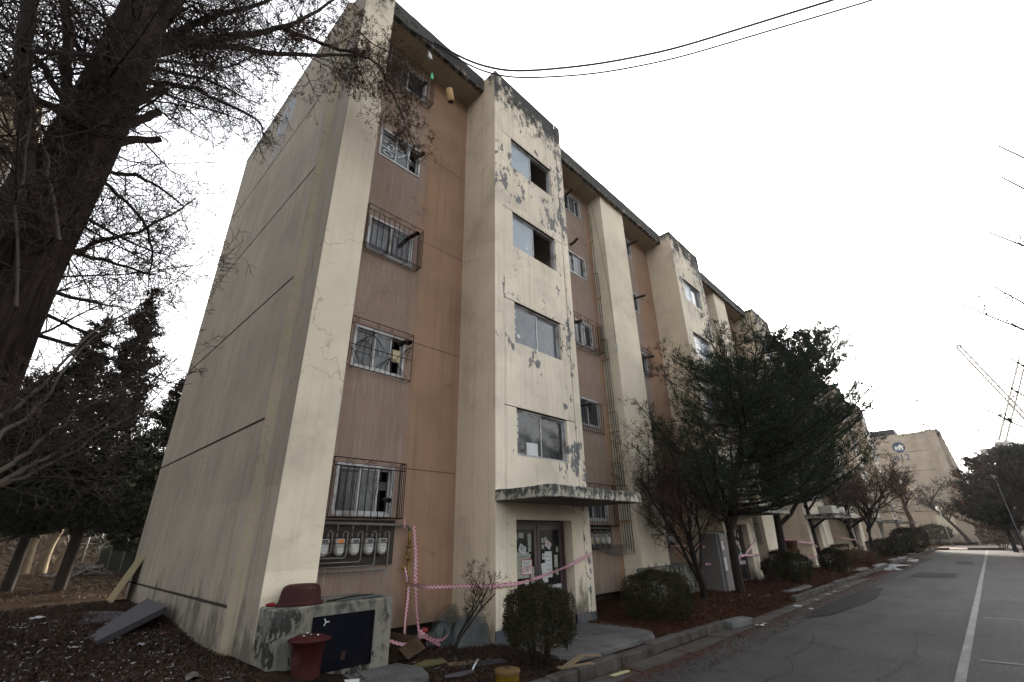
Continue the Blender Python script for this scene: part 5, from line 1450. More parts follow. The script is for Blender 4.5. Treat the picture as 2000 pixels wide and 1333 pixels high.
def hs_(px, pz, s, yy=-.018, mt=None):   # a little house with pitched roof
    q = [(-.5, .05), (0, .5), (.5, .05), (.3, .05), (.3, -.5), (.08, -.5), (.08, -.12), (-.08, -.12), (-.08, -.5), (-.3, -.5), (-.3, .05)]
    MB().add([(ex + px + x * s, yy, ez + pz + z * s) for x, z in q], [(0, 1, 2, 3, 10), (10, 3, 6, 7), (3, 4, 5, 6), (7, 8, 9, 10)]).build('emblem_house', mt or M_logowhite, fb)
hs_(-.26, -.08, .60); hs_(.19, .0, 1.02, -.022, M_bluelogo); hs_(.21, .0, .80, -.026)
link('block_number', text_mesh('412', 1.25, M_bluelogo, 'block_number'), fb, (ex - .95, -.012, ez - 1.85), ROT_MY)
fw = thing('garden_wall', 'long low beige wall far behind the right hand pines', 'wall', (7, 128, .3))
MB().box(0, 26, 0, .6, -.5, 4.6).build('wall_face', M_far412, fw); MB().box(-.1, 26.1, -.1, .7, 4.602, 4.8).build('coping', M_canopy, fw)

lamp = thing('street_lamp', 'slim lamp post with round globe before the far gable', 'street lamp', (4.0, 72, .0))
MB().tube([(0, 0, -.1), (0, 0, 3.7)], .05, 8).build('pole', simple('lamp_grey', (.22, .22, .21), .6), lamp)
MB().lathe([(.02, 3.68), (.24, 3.78), (.30, 3.98), (.22, 4.2), (.02, 4.26)], 16).build('globe', simple('lamp_globe', (.5, .49, .42), .4), lamp)
lp2 = thing('lamp_post', 'thin tall pole with a box lamp among the right hand pines', 'street lamp', (8.75, 40, 0))
MB().tube([(0, 0, -.1), (0, 0, 5.2)], .022, 8).build('pole', simple('pole_grey', (.14, .14, .14), .6), lp2)
MB().cbox(-.13, .13, -.12, .12, 4.6, 4.85, .03).build('lamp_box', simple('lamp_box_grey', (.35, .36, .36), .5), lp2)

# tower cranes on the skyline
M_crane = simple('crane_paint', (.05, .048, .05), .6); M_cranepale = simple('crane_red_white', (.32, .18, .16), .6)
def lattice(b, p, q, w, seg, r):
    p = Vector(p); q = Vector(q); d = (q - p).normalized(); up = Vector((0, 0, 1)) if abs(d.z) < .9 else Vector((1, 0, 0))
    a = d.cross(up).normalized() * w / 2; c = d.cross(a).normalized() * w / 2
    cor = [a + c, a - c, -a - c, -a + c]
    for k in cor: b.tube([p + k, q + k], r, 4)
    for s in range(seg):
        u = p.lerp(q, s / seg); v = p.lerp(q, (s + 1) / seg)
        for i in range(4):
            b.tube([u + cor[i], v + cor[(i + 1) % 4]], r * .6, 3, False)
cr1 = thing('tower_crane', 'luffing tower crane with cab and counterweight above the right hand pines', 'crane', (19.6, 250, 0))
b = MB(); lattice(b, (0, 0, 0), (0, 0, 31), 2.4, 14, .34); b.build('mast', M_crane, cr1)
b = MB(); lattice(b, (.5, 0, 32), (15.5, 0, 61.5), 1.8, 16, .30); b.build('jib', M_crane, cr1)
MB().tube([(.2, 0, 33), (-5.0, 0, 37.5)], .30, 5).tube([(-5, 0, 37.5), (-3.6, 0, 29.6)], .12, 4).tube([(-5, 0, 37.5), (-1.6, 0, 30.6)], .12, 4).build('a_frame', M_crane, cr1)
MB().cbox(-6.5, -1.8, -1.2, 1.2, 28.2, 30.0, .2).build('counterweight', M_crane, cr1)
MB().cbox(-1.8, 2.4, -1.3, 1.3, 29.9, 32.0, .2).build('machinery_deck', M_crane, cr1)
MB().cbox(1.3, 2.9, -2.2, -1.31, 29.0, 31.3, .15).build('cab', simple('crane_cab', (.3, .32, .34), .4), cr1)
MB().tube([(15.5, 0, 61.5), (-5.0, 0, 37.5)], .07, 3).build('cable', M_cable, cr1)
cr2 = thing('tower_crane', 'long crane jib slanting up to the left from beyond the right picture edge', 'crane', (34.5, 250, 0))
b = MB(); lattice(b, (0, 0, 0), (0, 0, 20), 2.4, 8, .2); b.build('mast', M_crane, cr2)
b = MB(); lattice(b, (0, 0, 20), (-15.1, 0, 71.2), 1.3, 20, .28); b.build('jib', M_crane, cr2)
MB().tube([(1.5, 0, 24), (-14.0, 0, 71.3)], .09, 3).build('cable', M_crane, cr2); MB().cbox(-15.6, -13.9, -.5, .5, 70.9, 71.6, .1).build('jib_head', M_crane, cr2)
cr3 = thing('tower_crane', 'faint crane tip rising behind the roof of block 412', 'crane', (-1.0, 320, 0))
b = MB(); lattice(b, (0, 0, 0), (-.4, 0, 65), 1.8, 20, .30); b.build('jib', M_cranepale, cr3); MB().cbox(-1.2, .6, -.5, .5, 65, 66.4, .1).build('jib_head', M_crane, cr3)
cr4 = thing('tower_crane', 'tiny distant crane between block 412 and the pines', 'crane', (24, 380, 0))
b = MB(); lattice(b, (2.5, 0, 0), (2.0, 0, 48), 1.6, 24, .12); b.build('mast', M_cranepale, cr4)
b = MB(); lattice(b, (0.5, 0, 48), (6.6, 0, 62), 1.2, 8, .12); b.build('jib', M_cranepale, cr4); MB().cbox(5.6, 7.6, -.6, .6, 61.6, 63.2, .1).build('jib_head', M_crane, cr4)

# ================================================================ wires, hanging things
def wire(name, label, pts, r, cat='cable', group=None, mt=None):
    P = np.array(pts, float); n = len(P); t = np.linspace(0, n - 1, (n - 1) * 6 + 1)
    Q = np.stack([np.interp(t, np.arange(n), P[:, a]) for a in range(3)], 1)
    for _ in range(6): Q[1:-1] = (Q[:-2] + Q[1:-1] * 2 + Q[2:]) / 4
    V, F = tubes_np([(Q, np.full(len(Q), r))], 6)
    return tag(link(name, np_mesh(name, V, F, mt or M_cable, True)), label, cat, group)
wire('overhead_wire', 'upper of the two black wires sweeping from the eave across the sky', [(.76, 1.9, 13.75), (.80, 3.2, 14.2), (1.7, 3.9, 13.62), (3.52, 5.2, 13.42), (5.2, 6.4, 13.55), (6.9, 7.5, 13.9), (9.5, 9.3, 14.55), (13, 11.7, 15.6)], .030)
wire('overhead_wire', 'lower thinner black wire hanging beneath its twin across the sky', [(.76, .9, 13.4), (.79, 3.2, 14.0), (1.7, 3.9, 13.36), (3.52, 5.2, 13.05), (5.2, 6.4, 13.18), (6.9, 7.5, 13.5), (9.5, 9.3, 14.1), (13, 11.7, 15.1)], .023)
pole = thing('utility_pole', 'utility pole that carries the two wires beyond the right of the view', 'utility pole', (13.05, 11.75, 0))
MB().lathe([(.19, -.3), (.12, 15.9), (.0, 15.9)], 14).build('pole', M_conc, pole)
wire('loose_cable', 'grey lead hanging down the flank wall of the first pier', [(.75, 8.6, 13.9), (.72, 8.9, 12.8), (.70, 9.2, 11.4), (.66, 9.5, 10.1), (.62, 9.7, 9.0), (.60, 9.75, 7.4)], .005)
wire('guy_wire', 'thin stay wire reaching left from the roof corner of the gable', [(-7.3, -.1, 13.9), (-16, -9, 13.2)], .012)

def bottle(name, label, p, H, r, mt, capm, tilt, axis='X'):
    t = thing(name, label, 'bottle', p)
    t.rotation_euler = tilt
    MB().lathe([(0, 0), (r * .9, 0), (r, .02), (r, H * .55), (r * .8, H * .68), (r * .35, H * .86), (r * .33, H * .93), (0, H * .93)], 16).build('bottle_body', mt, t)
    MB().lathe([(0, H * .931), (r * .42, H * .931), (r * .42, H), (0, H)], 12).build('cap', capm, t)
M_plast = simple('cloudy_plastic', (.42, .42, .40), .3, .5, 0, .2, 20, dirt=(.15, .05, .04), dirt_amt=.5)
M_greenp = simple('green_plastic', (.02, .32, .12), .3, .5)
bottle('plastic_bottle', 'whitish plastic bottle hanging under the top eave', (.80, 1.80, 12.92), .30, .055, M_plast, M_paper, (0.15, -.1, 0))
bottle('plastic_bottle', 'small green bottle dangling below the whitish one', (.78, 1.90, 12.30), .22, .038, M_greenp, M_greenp, (0.1, .1, 0))
wire('string', 'thin string holding the white and green bottles to the eave', [(.76, 1.82, 13.56), (.80, 1.82, 13.2), (.79, 1.95, 12.9), (.78, 1.92, 12.5)], .004, 'string', mt=M_twig_grey)
can = thing('hanging_can', 'yellowed tin can hanging on a string at the end of the top eave', 'tin can', (.82, 2.50, 12.02)); can.rotation_euler = (.35, .15, 0)
MB().lathe([(0, 0), (.085, 0), (.09, .01), (.088, .32), (.08, .335), (0, .335)], 20).build('can_body', simple('yellowed_tin', (.34, .23, .10), .6, sc=9, dirt=(.12, .07, .03)), can)
MB().lathe([(.0, -.002), (.075, -.002), (.07, -.018), (0, -.018)], 20).build('rim', M_rust, can)
wire('string', 'string from the eave to the hanging tin can', [(.74, 2.48, 13.58), (.78, 2.5, 13.0), (.80, 2.54, 12.36)], .004, 'string', mt=M_twig_grey)
bulb = thing('light_bulb', 'bare bulb hanging under the first entrance canopy', 'lamp', (1.72, 5.40, 2.285))
MB().box(-.05, .05, -.05, .05, -.008, 0).build('ceiling_plate', M_steel, bulb)
MB().tube([(0, 0, -.008), (-.01, .01, -.12)], .006, 5).build('flex', M_cable, bulb)
MB().lathe([(0, -.20), (.022, -.19), (.03, -.165), (.022, -.14), (.014, -.12), (.012, -.10)], 12).build('bulb', simple('bulb_glass', (.35, .30, .18), .2), bulb)
cup = tag(link('loose_bracket', MB().cbox(-.05, .05, -.02, .02, -.09, .09, .01).mesh('loose_bracket', M_paper), None, (.60, 9.78, 7.32)), 'small white plastic cap swinging from the lead on the first pier', 'cap')

# ================================================================ pit boxes and things round them
M_navy = simple('navy_door_paint', (0.0008, 0.0013, 0.0042), .7, .08, 0, .3, 3, dirt=(.008, .006, .006), dirt_amt=.5)
def pit(name, label, x1, y0, y1, z1, door=None, seed=0):
    t = thing(name, label, 'concrete pit', (0, 0, 0))
    rr = random.Random(seed)
    MB().cbox(.735, x1, y0, y1, -.3, z1, .02).build('concrete_block', M_pit, t)
    if door:
        a, b_, za, zb = door
        d = MB().cbox(x1 + .001, x1 + .018, a, b_, za, zb, .004).build('steel_door', M_navy, t)
        MB().box(x1 + .018, x1 + .028, a, a + .03, za, zb).build('door_edge', M_navy, d)
        MB().box(x1 + .018, x1 + .028, b_ - .03, b_, za, zb).build('door_edge', M_navy, d)
        MB().cbox(x1 + .019, x1 + .032, a + (b_ - a) * .48, a + (b_ - a) * .56, za + .10, za + .2, .004).build('hasp', M_rust, d)
        if seed == 1:
            c_ = MB(); cy, cz = a + .17, zb - .07
            for q in (90, 210, 330):
                q = R(q + 180); c_.box(0, .001, -.006, .006, 0, .045, Matrix.Translation((x1 + .0195, cy, cz)) @ Matrix.Rotation(q, 4, 'X'))
            c_.build('chalk_mark', M_paper, d)
    return t
p1 = pit('utility_pit', 'low mouldy concrete pit box with a navy steel door against the end fin', 1.20, 0.004, 1.66, .91, (.50, 1.36, .16, .78), 1)
MB().box(.2, .734, .706, 1.66, -.3, .90).build('concrete_block', M_pit, p1)
for n in range(4):
    yo = n * PER
    t = pit('utility_pit', ['concrete pit box under the first pier, half hidden by the second bush', 'concrete pit box with dead grass on top under the second pier', 'concrete pit box under the third pier behind the bare tree', 'furthest concrete pit box beside the fourth pier'][n], 1.12, 9.2 + yo, 12.3 + yo, .88, None, 5 + n)
    MB().box(.2, .734, 9.0 + yo if False else 11.45 + yo, 12.3 + yo, -.3, .87).build('concrete_block', M_pit, t)
    MB().box(1.1205, 1.124, 10.0 + yo, 10.9 + yo, .1, .66).build('hole_shade', M_groove, t)  # flat dark sheet standing in for the shade inside a hole
    if n:
        C = np.stack([nr.uniform(.75, 1.15, 900), nr.uniform(9.2 + yo, 12.3 + yo, 900), .88 + nr.random(900) ** 2 * .10], 1)
        V, F = leaf_cloud(C, .05, nr, 2.0); link('dead_grass', np_mesh('dead_grass', V, F, M_dryleaf), t, kind='stuff')

M_rubber = simple('dark_red_plastic', (0.027, 0.0055, 0.006), .6, .12, 0, .2, 4, dirt=(.05, .028, .026), dirt_amt=.15)
M_rubber2 = simple('red_brown_plastic', (0.028, 0.0042, 0.0042), .6, .12, 0, .2, 4, dirt=(.05, .022, .02), dirt_amt=.2)
bs = thing('wash_basin', 'dark red rubber basin upside down on the concrete pit box', 'basin', (.93, .42, .914))
MB().lathe([(.305, 0.0), (.31, .012), (.30, .02), (.275, .022), (.262, .05), (.245, .16), (.225, .205), (.19, .225), (.12, .228), (.118, .223), (.0, .223)], 44).build('basin_shell', M_rubber, bs)
MB().lathe([(.17, .2275), (.172, .231), (.168, .231), (.166, .2275)], 40).build('base_ring', M_rubber, bs)
bs.scale = (.78, 1.0, 1.0)
gloves = tag(MB().tube([(0, 0, .0), (.06, .05, .012), (.10, .02, .005), (.14, .07, .010)], [.02, .025, .018, .01], 6).build('red_rag', simple('red_cloth', (.16, .01, .015), .9), None, (.80, .06, .925)), 'scrap of red cloth poking out beside the upturned basin', 'rag')
stick = tag(MB().tube([(0, 0, 0), (-.10, .45, .02), (-.18, .8, .01)], .009, 5).build('stick', M_bark, None, (1.05, .72, .925)), 'thin dark stick lying on the concrete pit box', 'stick')
rr_ = random.Random(4)
M_tile = simple('broken_slate', (.07, .085, .075), .6, sc=8)
for k, lb in enumerate(['greenish glass shard on the pit box behind the stick', 'greenish glass shard on the pit box by its far end', 'greenish glass shard on the pit box next to the basin', 'long greenish shard along the back of the pit box']):
    y = .85 + .17 * k
    tag(MB().add([(0, 0, 0), (.22, .02, 0), (.30, .18, 0), (.05, .24, 0), (0, 0, .006), (.22, .02, .006), (.30, .18, .006), (.05, .24, .006)], [(3, 2, 1, 0), (4, 5, 6, 7), (0, 1, 5, 4), (1, 2, 6, 5), (2, 3, 7, 6), (3, 0, 4, 7)]).build('glass_shard', M_tile, None, (.80 + rr_.uniform(0, .06), y, .916 + .003 * k), ), lb, 'glass shard', 'glass shards on the pit box')
bn_ = thing('plastic_bin', 'tall red brown plastic tub with a domed lid in front of the pit box', 'bin', (1.40, .40, .09))
MB().lathe([(0, 0), (.145, 0), (.15, .01), (.155, .10), (.160, .105), (.160, .125), (.158, .13), (.185, .44), (.195, .45), (.20, .475), (.198, .485)], 40).build('tub', M_rubber2, bn_)
MB().lathe([(.21, .475), (.245, .485), (.247, .495), (.235, .502), (.19, .508), (.17, .528), (.10, .538), (.0, .54)], 44).build('lid', M_rubber2, bn_)
for (x, y, s) in ((.05, -.1, .012), (-.12, .02, .01), (.1, .05, .008), (.02, .0, .007)):
    MB().cbox(x - s, x + s, y - s, y + s, .541 if abs(x) < .08 else .529, .546, .001).build('droppings', M_paper, bn_)

# yellow gas riser
yp = thing('gas_riser', 'yellow gas pipe with valve standing against the orange wall', 'gas pipe', (0, 0, 0))
MB().tube([(.14, 2.58, 1.80), (.14, 2.585, 1.55)], .028, 10).tube([(.14, 2.585, 1.36), (.15, 2.60, .9), (.15, 2.61, .0)], .028, 10).build('pipe', M_yellow, yp)
MB().tube([(.14, 2.585, 1.57), (.14, 2.585, 1.54)], .06, 12).build('flange', M_yellow, yp); MB().tube([(.14, 2.585, 1.37), (.14, 2.585, 1.34)], .06, 12).build('flange', M_yellow, yp)
MB().tube([(.14, 2.585, 1.54), (.14, 2.585, 1.47), (.14, 2.585, 1.45), (.14, 2.585, 1.37)], [.03, .05, .05, .03], 12).build('valve_body', M_yellow, yp)
MB().box(-.01, .01, -.14, .02, -.02, .02, Matrix.Translation((.20, 2.58, 1.44)) @ Matrix.Rotation(R(38), 4, 'X')).build('valve_handle', M_yellow, yp)
MB().tube([(.14, 2.59, 1.22), (.14, 2.48, 1.22)], .022, 8).tube([(.14, 2.49, 1.25), (.14, 2.49, 1.18)], .03, 8).build('side_outlet', M_yellow, yp)

# ---------------------------------------------------------------- barrier tape
m = Mt('barrier_tape', .5, .4)
uvn = m.n('ShaderNodeUVMap'); u_, v_, _ = m.xyz(uvn.outputs[0])
fu = m.math('FRACT', m.math('MULTIPLY', u_, 16.0))
edge = m.math('GREATER_THAN', m.math('ABSOLUTE', m.math('SUBTRACT', v_, .5)), .26)
alt = m.math('FRACT', m.math('ADD', m.math('MULTIPLY', u_, 16.0), m.math('MULTIPLY', m.math('GREATER_THAN', v_, .5), .5)))
sq = m.math('MULTIPLY', edge, m.math('LESS_THAN', alt, .55))
let_ = m.math('MULTIPLY', m.math('LESS_THAN', m.math('ABSOLUTE', m.math('SUBTRACT', v_, .5)), .17), m.math('GREATER_THAN', m.noise(34, 1, .5, m.scale(uvn.outputs[0], (1, .16, 1))), .53))
lim = m.math('MULTIPLY', let_, m.math('LESS_THAN', m.math('FRACT', m.math('MULTIPLY', u_, 1.4)), .72))
tot = m.math('MAXIMUM', sq, lim)
M_tape = m.out(m.mix(tot, (.40, .28, .31), (.26, .003, .03)))
m2 = Mt('barrier_tape_plain', .5, .4)
uvn = m2.n('ShaderNodeUVMap'); u_, v_, _ = m2.xyz(uvn.outputs[0])
alt = m2.math('FRACT', m2.math('ADD', m2.math('MULTIPLY', u_, 16.0), m2.math('MULTIPLY', m2.math('GREATER_THAN', v_, .5), .5)))
sq = m2.math('MULTIPLY', m2.math('GREATER_THAN', m2.math('ABSOLUTE', m2.math('SUBTRACT', v_, .5)), .26), m2.math('LESS_THAN', alt, .55))
M_tape_p = m2.out(m2.mix(sq, (.42, .30, .33), (.26, .003, .03)))
M_tapered = simple('tape_red_ink', (.30, .012, .04), .6)
def tape(label, pts, w=.055, widths=None, ups=None, text=False, seed=0, group='strips of red and white barrier tape'):
    P = np.array(pts, float); n = len(P)
    N = max(12, int(np.linalg.norm(np.diff(P, axis=0), axis=1).sum() / .05))
    t = np.linspace(0, n - 1, N)
    Q = np.stack([np.interp(t, np.arange(n), P[:, a]) for a in range(3)], 1)
    for _ in range(8): Q[1:-1] = (Q[:-2] + Q[1:-1] * 2 + Q[2:]) / 4
    rg = np.random.default_rng(seed)
    d = np.gradient(Q, axis=0); d /= np.linalg.norm(d, axis=1)[:, None]
    up0 = np.array([0, 0, 1.0]) if abs(d[:, 2]).mean() < .7 else np.array([.15, 1.0, 0])
    up = up0 - d * (d @ up0)[:, None]; up /= np.linalg.norm(up, axis=1)[:, None]
    sd = np.cross(d, up)
    u = np.concatenate([[0], np.cumsum(np.linalg.norm(np.diff(Q, axis=0), axis=1))])
    tw = .35 * np.sin(u * 2.1 + seed) + .25 * np.sin(u * 5.3 + 2 * seed)
    wv = w * (1 - .25 * np.abs(np.sin(u * 1.3 + seed)))
    ax = up * np.cos(tw)[:, None] + sd * np.sin(tw)[:, None]
    vs = []; 
    for j in range(4): vs.append(Q + ax * (wv * (j / 3 - .5))[:, None] + sd * (.004 * math.sin(j * 2)))
    V = np.stack(vs, 1).reshape(-1, 3)
    i = np.arange(N - 1)[:, None] * 4; j = np.arange(3)[None, :]
    F = np.stack([i + j, i + j + 4, i + j + 5, i + j + 1], -1).reshape(-1, 4)
    me = np_mesh('barrier_tape', V, F, M_tape_p if text else M_tape, True)
    uvl = me.uv_layers.new(name='UVMap')
    UV = np.stack([np.repeat(u, 4), np.tile(np.arange(4) / 3, N)], 1)[F.ravel()]
    uvl.data.foreach_set('uv', UV.astype(np.float32).ravel())
    o = link('barrier_tape', me); tag(o, label, 'barrier tape', group)
    if text:
        tm = cached('tape_txt', lambda: text_mesh('위험 DANGER 안전제일  ', .030, M_tapered))
        co = np.empty(len(tm.vertices) * 3, np.float32); tm.vertices.foreach_get('co', co); co = co.reshape(-1, 3)
        L = co[:, 0].max() + .05; k = 0
        while (k + 1) * L < u[-1]:
            uu = co[:, 0] + k * L; vv = co[:, 1] - .010
            c = np.stack([np.interp(uu, u, Q[:, a]) for a in range(3)], 1); axx = np.stack([np.interp(uu, u, ax[:, a]) for a in range(3)], 1); sdd = np.stack([np.interp(uu, u, np.cross(d, ax)[:, a]) for a in range(3)], 1)
            flip = 1.0
            X = c + axx * vv[:, None] + sdd * .003
            m_ = tm.copy(); m_.vertices.foreach_set('co', X.astype(np.float32).ravel()); m_.update()
            link('lettering', m_, o); k += 1
    return o
tape('barrier tape stretched from the yellow gas pipe past the front of the first entrance', [(.22, 2.60, .96), (.7, 2.6, .93), (1.0, 3.1, .93), (1.22, 3.70, .90), (1.22, 4.3, .90), (1.22, 4.9, .97), (1.21, 5.7, 1.10), (1.20, 6.64, 1.32)], .07, text=True, seed=1)
tape('long barrier tape hanging straight down beside the yellow gas pipe', [(.20, 2.62, 1.88), (.24, 2.66, 1.5), (.26, 2.68, 1.0), (.30, 2.72, .5), (.34, 2.78, .15)], .07, text=False, seed=2)
tape('barrier tape tied lower on the yellow gas pipe and falling to the ground', [(.18, 2.60, .92), (.30, 2.52, .7), (.36, 2.45, .45), (.42, 2.42, .2)], .05, seed=3)
tape('loose end of barrier tape fluttering at the gas pipe elbow', [(.16, 2.44, 1.86), (.16, 2.45, 2.0), (.17, 2.46, 2.06)], .035, seed=4)
tape('crumpled barrier tape looping over the cardboard on the ground', [(.45, 1.95, .30), (.62, 2.1, .22), (.75, 2.25, .17), (.72, 2.45, .20), (.62, 2.6, .27), (.60, 2.75, .18), (.80, 2.85, .10)], .06, seed=5)
tape('crumpled barrier tape trailing right towards the bare shrub', [(.55, 2.62, .30), (.62, 2.75, .16), (.72, 2.95, .12), (.70, 3.12, .20), (.66, 3.16, .34)], .06, seed=6)
tape('scrap of barrier tape knotted below the valve', [(.18, 2.50, 1.22), (.22, 2.52, 1.1), (.22, 2.54, 1.0)], .045, seed=7)
tape('upper barrier tape from the meters across the fridge top to the second door', [(.6, 11.6, 1.35), (1.30, 12.6, 1.32), (1.42, 13.3, 1.30), (1.36, 14.2, 1.02), (1.25, 15.0, .86), (1.1, 15.6, .84)], .08, seed=8)
tape('lower barrier tape across the fridge to the fir trunk and entrance', [(1.30, 12.2, .85), (1.42, 13.0, .86), (1.55, 13.6, .90), (1.75, 13.4, .95), (1.24, 15.6, .98), (1.21, 17.2, .92)], .08, seed=9)
tape('barrier tape rising from the fir trunk to the right jamb of the second entrance', [(1.2, 15.9, 1.0), (1.23, 16.6, 1.25), (1.21, 17.3, 1.45)], .07, seed=10)
for n in (2, 3, 4, 5):
    yo = n * PER
    tape(['', '', 'barrier tape sagging across the third entrance', 'barrier tape sagging across the fourth entrance', 'barrier tape sagging across the fifth entrance', 'barrier tape sagging across the sixth entrance'][n],
         [(.62, .9 + yo, 1.45), (.9, 2.4 + yo, 1.30), (1.22, 3.7 + yo, 1.18), (1.22, 5.2 + yo, .85), (1.21, 6.6 + yo, .72)], .10, seed=10 + n)
tape('lower barrier tape running to the third entrance behind the round bush', [(.62, .9 + 2 * PER, .62), (.9, 2.4 + 2 * PER, .60), (1.22, 3.7 + 2 * PER, .58), (1.21, 5.6 + 2 * PER, .62)], .09, seed=21)

# ---------------------------------------------------------------- fridges by the second entrance
M_fridge = simple('fridge_beige', (.115, .106, .098), .5, .4, 0, .08, 2)
M_fridgew = simple('fridge_white_side', (.19, .195, .20), .5, .4, 0, .1, 3)
fr = thing('refrigerator', 'discarded tall beige refrigerator wrapped in barrier tape by the second entrance', 'refrigerator', (1.12, 13.0, .03), R(-8))
MB().cbox(-.02, .60, -.40, .42, .03, 1.66, .02).build('cabinet', M_fridgew, fr)
MB().cbox(-.01, .59, -.46, -.402, .05, 1.65, .015).build('cabinet_side', M_fridge, fr)
MB().cbox(.602, .66, -.39, .41, .07, .64, .012).build('door', M_fridge, fr); MB().cbox(.602, .66, -.39, .41, .66, 1.64, .012).build('door', M_fridge, fr)
cp = MB().cbox(.06, .5, .422, .44, .06, .42, .004).build('compressor_panel', M_alu, fr)
for k in range(3): MB().tube([(.62, .40, .2 + .5 * k), (.63, .45, .4 + .5 * k)], .01, 5).build('tube', M_steel, fr)
for zz, w_2 in ((1.32, .24), (.82, .34)):
    st_ = MB().box(.6605, .662, -.36, -.20, zz - w_2 / 2, zz + w_2 / 2).build('sticker', M_paper, fr)
    MB().box(.6622, .6625, -.355, -.345, zz - w_2 / 2, zz + w_2 / 2).box(.6622, .6625, -.215, -.205, zz - w_2 / 2, zz + w_2 / 2).build('print', M_red, fr)
ac_l = ['white box on the third entrance canopy, nearest of the row', 'second white box along the third entrance canopy', 'third white box on the third entrance canopy', 'white box at the far end of the third entrance canopy']
for k in range(4):
    o = MB().cbox(-.3, .3, -.33, .33, 0, .36, .03).mesh('storage_box', simple('dusty_white_box', (.40, .39, .33), .7) if k == 0 else bpy.data.materials['dusty_white_box'])
    tag(link('storage_box', o, None, (2.15, 3.714 + 2 * PER + .45 + .72 * k, 2.50), (0, 0, rr_.uniform(-.1, .1))), ac_l[k], 'box', 'white boxes on the third canopy')
pt = thing('flower_pot', 'large brown plant pot standing on the pit before the third entrance', 'plant pot', (.95, 11.9 + PER, .885))
MB().lathe([(0, 0), (.17, 0), (.20, .02), (.26, .40), (.29, .41), (.29, .47), (.27, .47), (.25, .40), (0, .38)], 28).build('pot', simple('brown_pot', (.09, .04, .025), .6), pt)
bk = thing('wall_cable_cover', 'stack of yellow clips climbing the second pier', 'pipe', (.60, 11.5 + PER, .9))
MB().tube([(0, 0, 0), (0, 0, 1.4)], .022, 6).build('pipe', M_yellow, bk)
for k in range(6): MB().tube([(.0, .0, .1 + .22 * k), (.0, .09, .1 + .22 * k)], .03, 6).build('clip', M_yellow, bk)

# ---------------------------------------------------------------- slabs and boards by the gable
M_stone = simple('grey_stone_slab', (.055, .051, .056), .85, sc=30)
sl = thing('stone_slab', 'thick grey slab leaning at a slant against the foot of the gable', 'slab', (0, 0, 0))
A_ = [Vector(p) for p in [(-2.38, -1.23, .42), (-1.83, -1.18, .42), (-2.44, -.30, .72), (-4.02, -.30, .74)]]
# plate: low edge A0-A1, high edge A3-A2, given real thickness
nrm = ((A_[1] - A_[0]).cross(A_[3] - A_[0])).normalized(); nrm = nrm if nrm.z > 0 else -nrm
top = [A_[0] + nrm * 0, A_[1], A_[2], A_[3]]
lowv = [p - nrm * .085 for p in top]
MB().add([tuple(p) for p in top + lowv], [(0, 1, 2, 3), (7, 6, 5, 4), (0, 4, 5, 1), (1, 5, 6, 2), (2, 6, 7, 3), (3, 7, 4, 0)]).build('slab_body', M_stone, sl)
bd = thing('leaning_board', 'weathered yellowish board propped on the far foot of the gable in a streak of sun', 'board', (-6.6, -.5, .42), R(0))
b = MB()
for k in range(4):
    MB().box(-.45 + .20 * k, -.255 + .20 * k, -.02, .0, 0, 1.05, Matrix.Rotation(R(-22), 4, 'X')).build('plank', simple('weathered_plank', (.17, .14, .08), .85, sc=3) if k == 0 else bpy.data.materials['weathered_plank'], bd)
fl_ = tag(MB().add([(-4.9, -1.0, .50), (-3.4, -1.25, .47), (-3.3, -.8, .48), (-4.2, -.55, .50), (-4.9, -1.0, .535), (-3.4, -1.25, .505), (-3.3, -.8, .515), (-4.2, -.55, .535)], [(3, 2, 1, 0), (4, 5, 6, 7), (0, 1, 5, 4), (1, 2, 6, 5), (2, 3, 7, 6), (3, 0, 4, 7)]).build('flat_slab', M_stone), 'thin flat grey sheet lying behind the leaning slab', 'sheet')

# rubble heap by the pale trunks
rb = random.Random(9); 
rh = thing('stone_heap', 'heap of broken paving beside the pale pollarded trunks', 'rubble', (-20.6, .35, .45))
for k in range(46):
    s = rb.uniform(.10, .28); a = rb.uniform(0, 6.28); r_ = rb.random() ** .6 * 1.1
    M_ = Matrix.Translation((math.cos(a) * r_, math.sin(a) * r_, max(.02, .62 * (1 - r_ / 1.15)) * rb.uniform(.5, 1))) @ Matrix.Rotation(rb.uniform(-.5, .5), 4, 'X') @ Matrix.Rotation(rb.uniform(0, 3), 4, 'Z')
    MB().cbox(-s, s, -s * .7, s * .7, -.04, .04, .012, M_).build('stone', M_stone, rh)

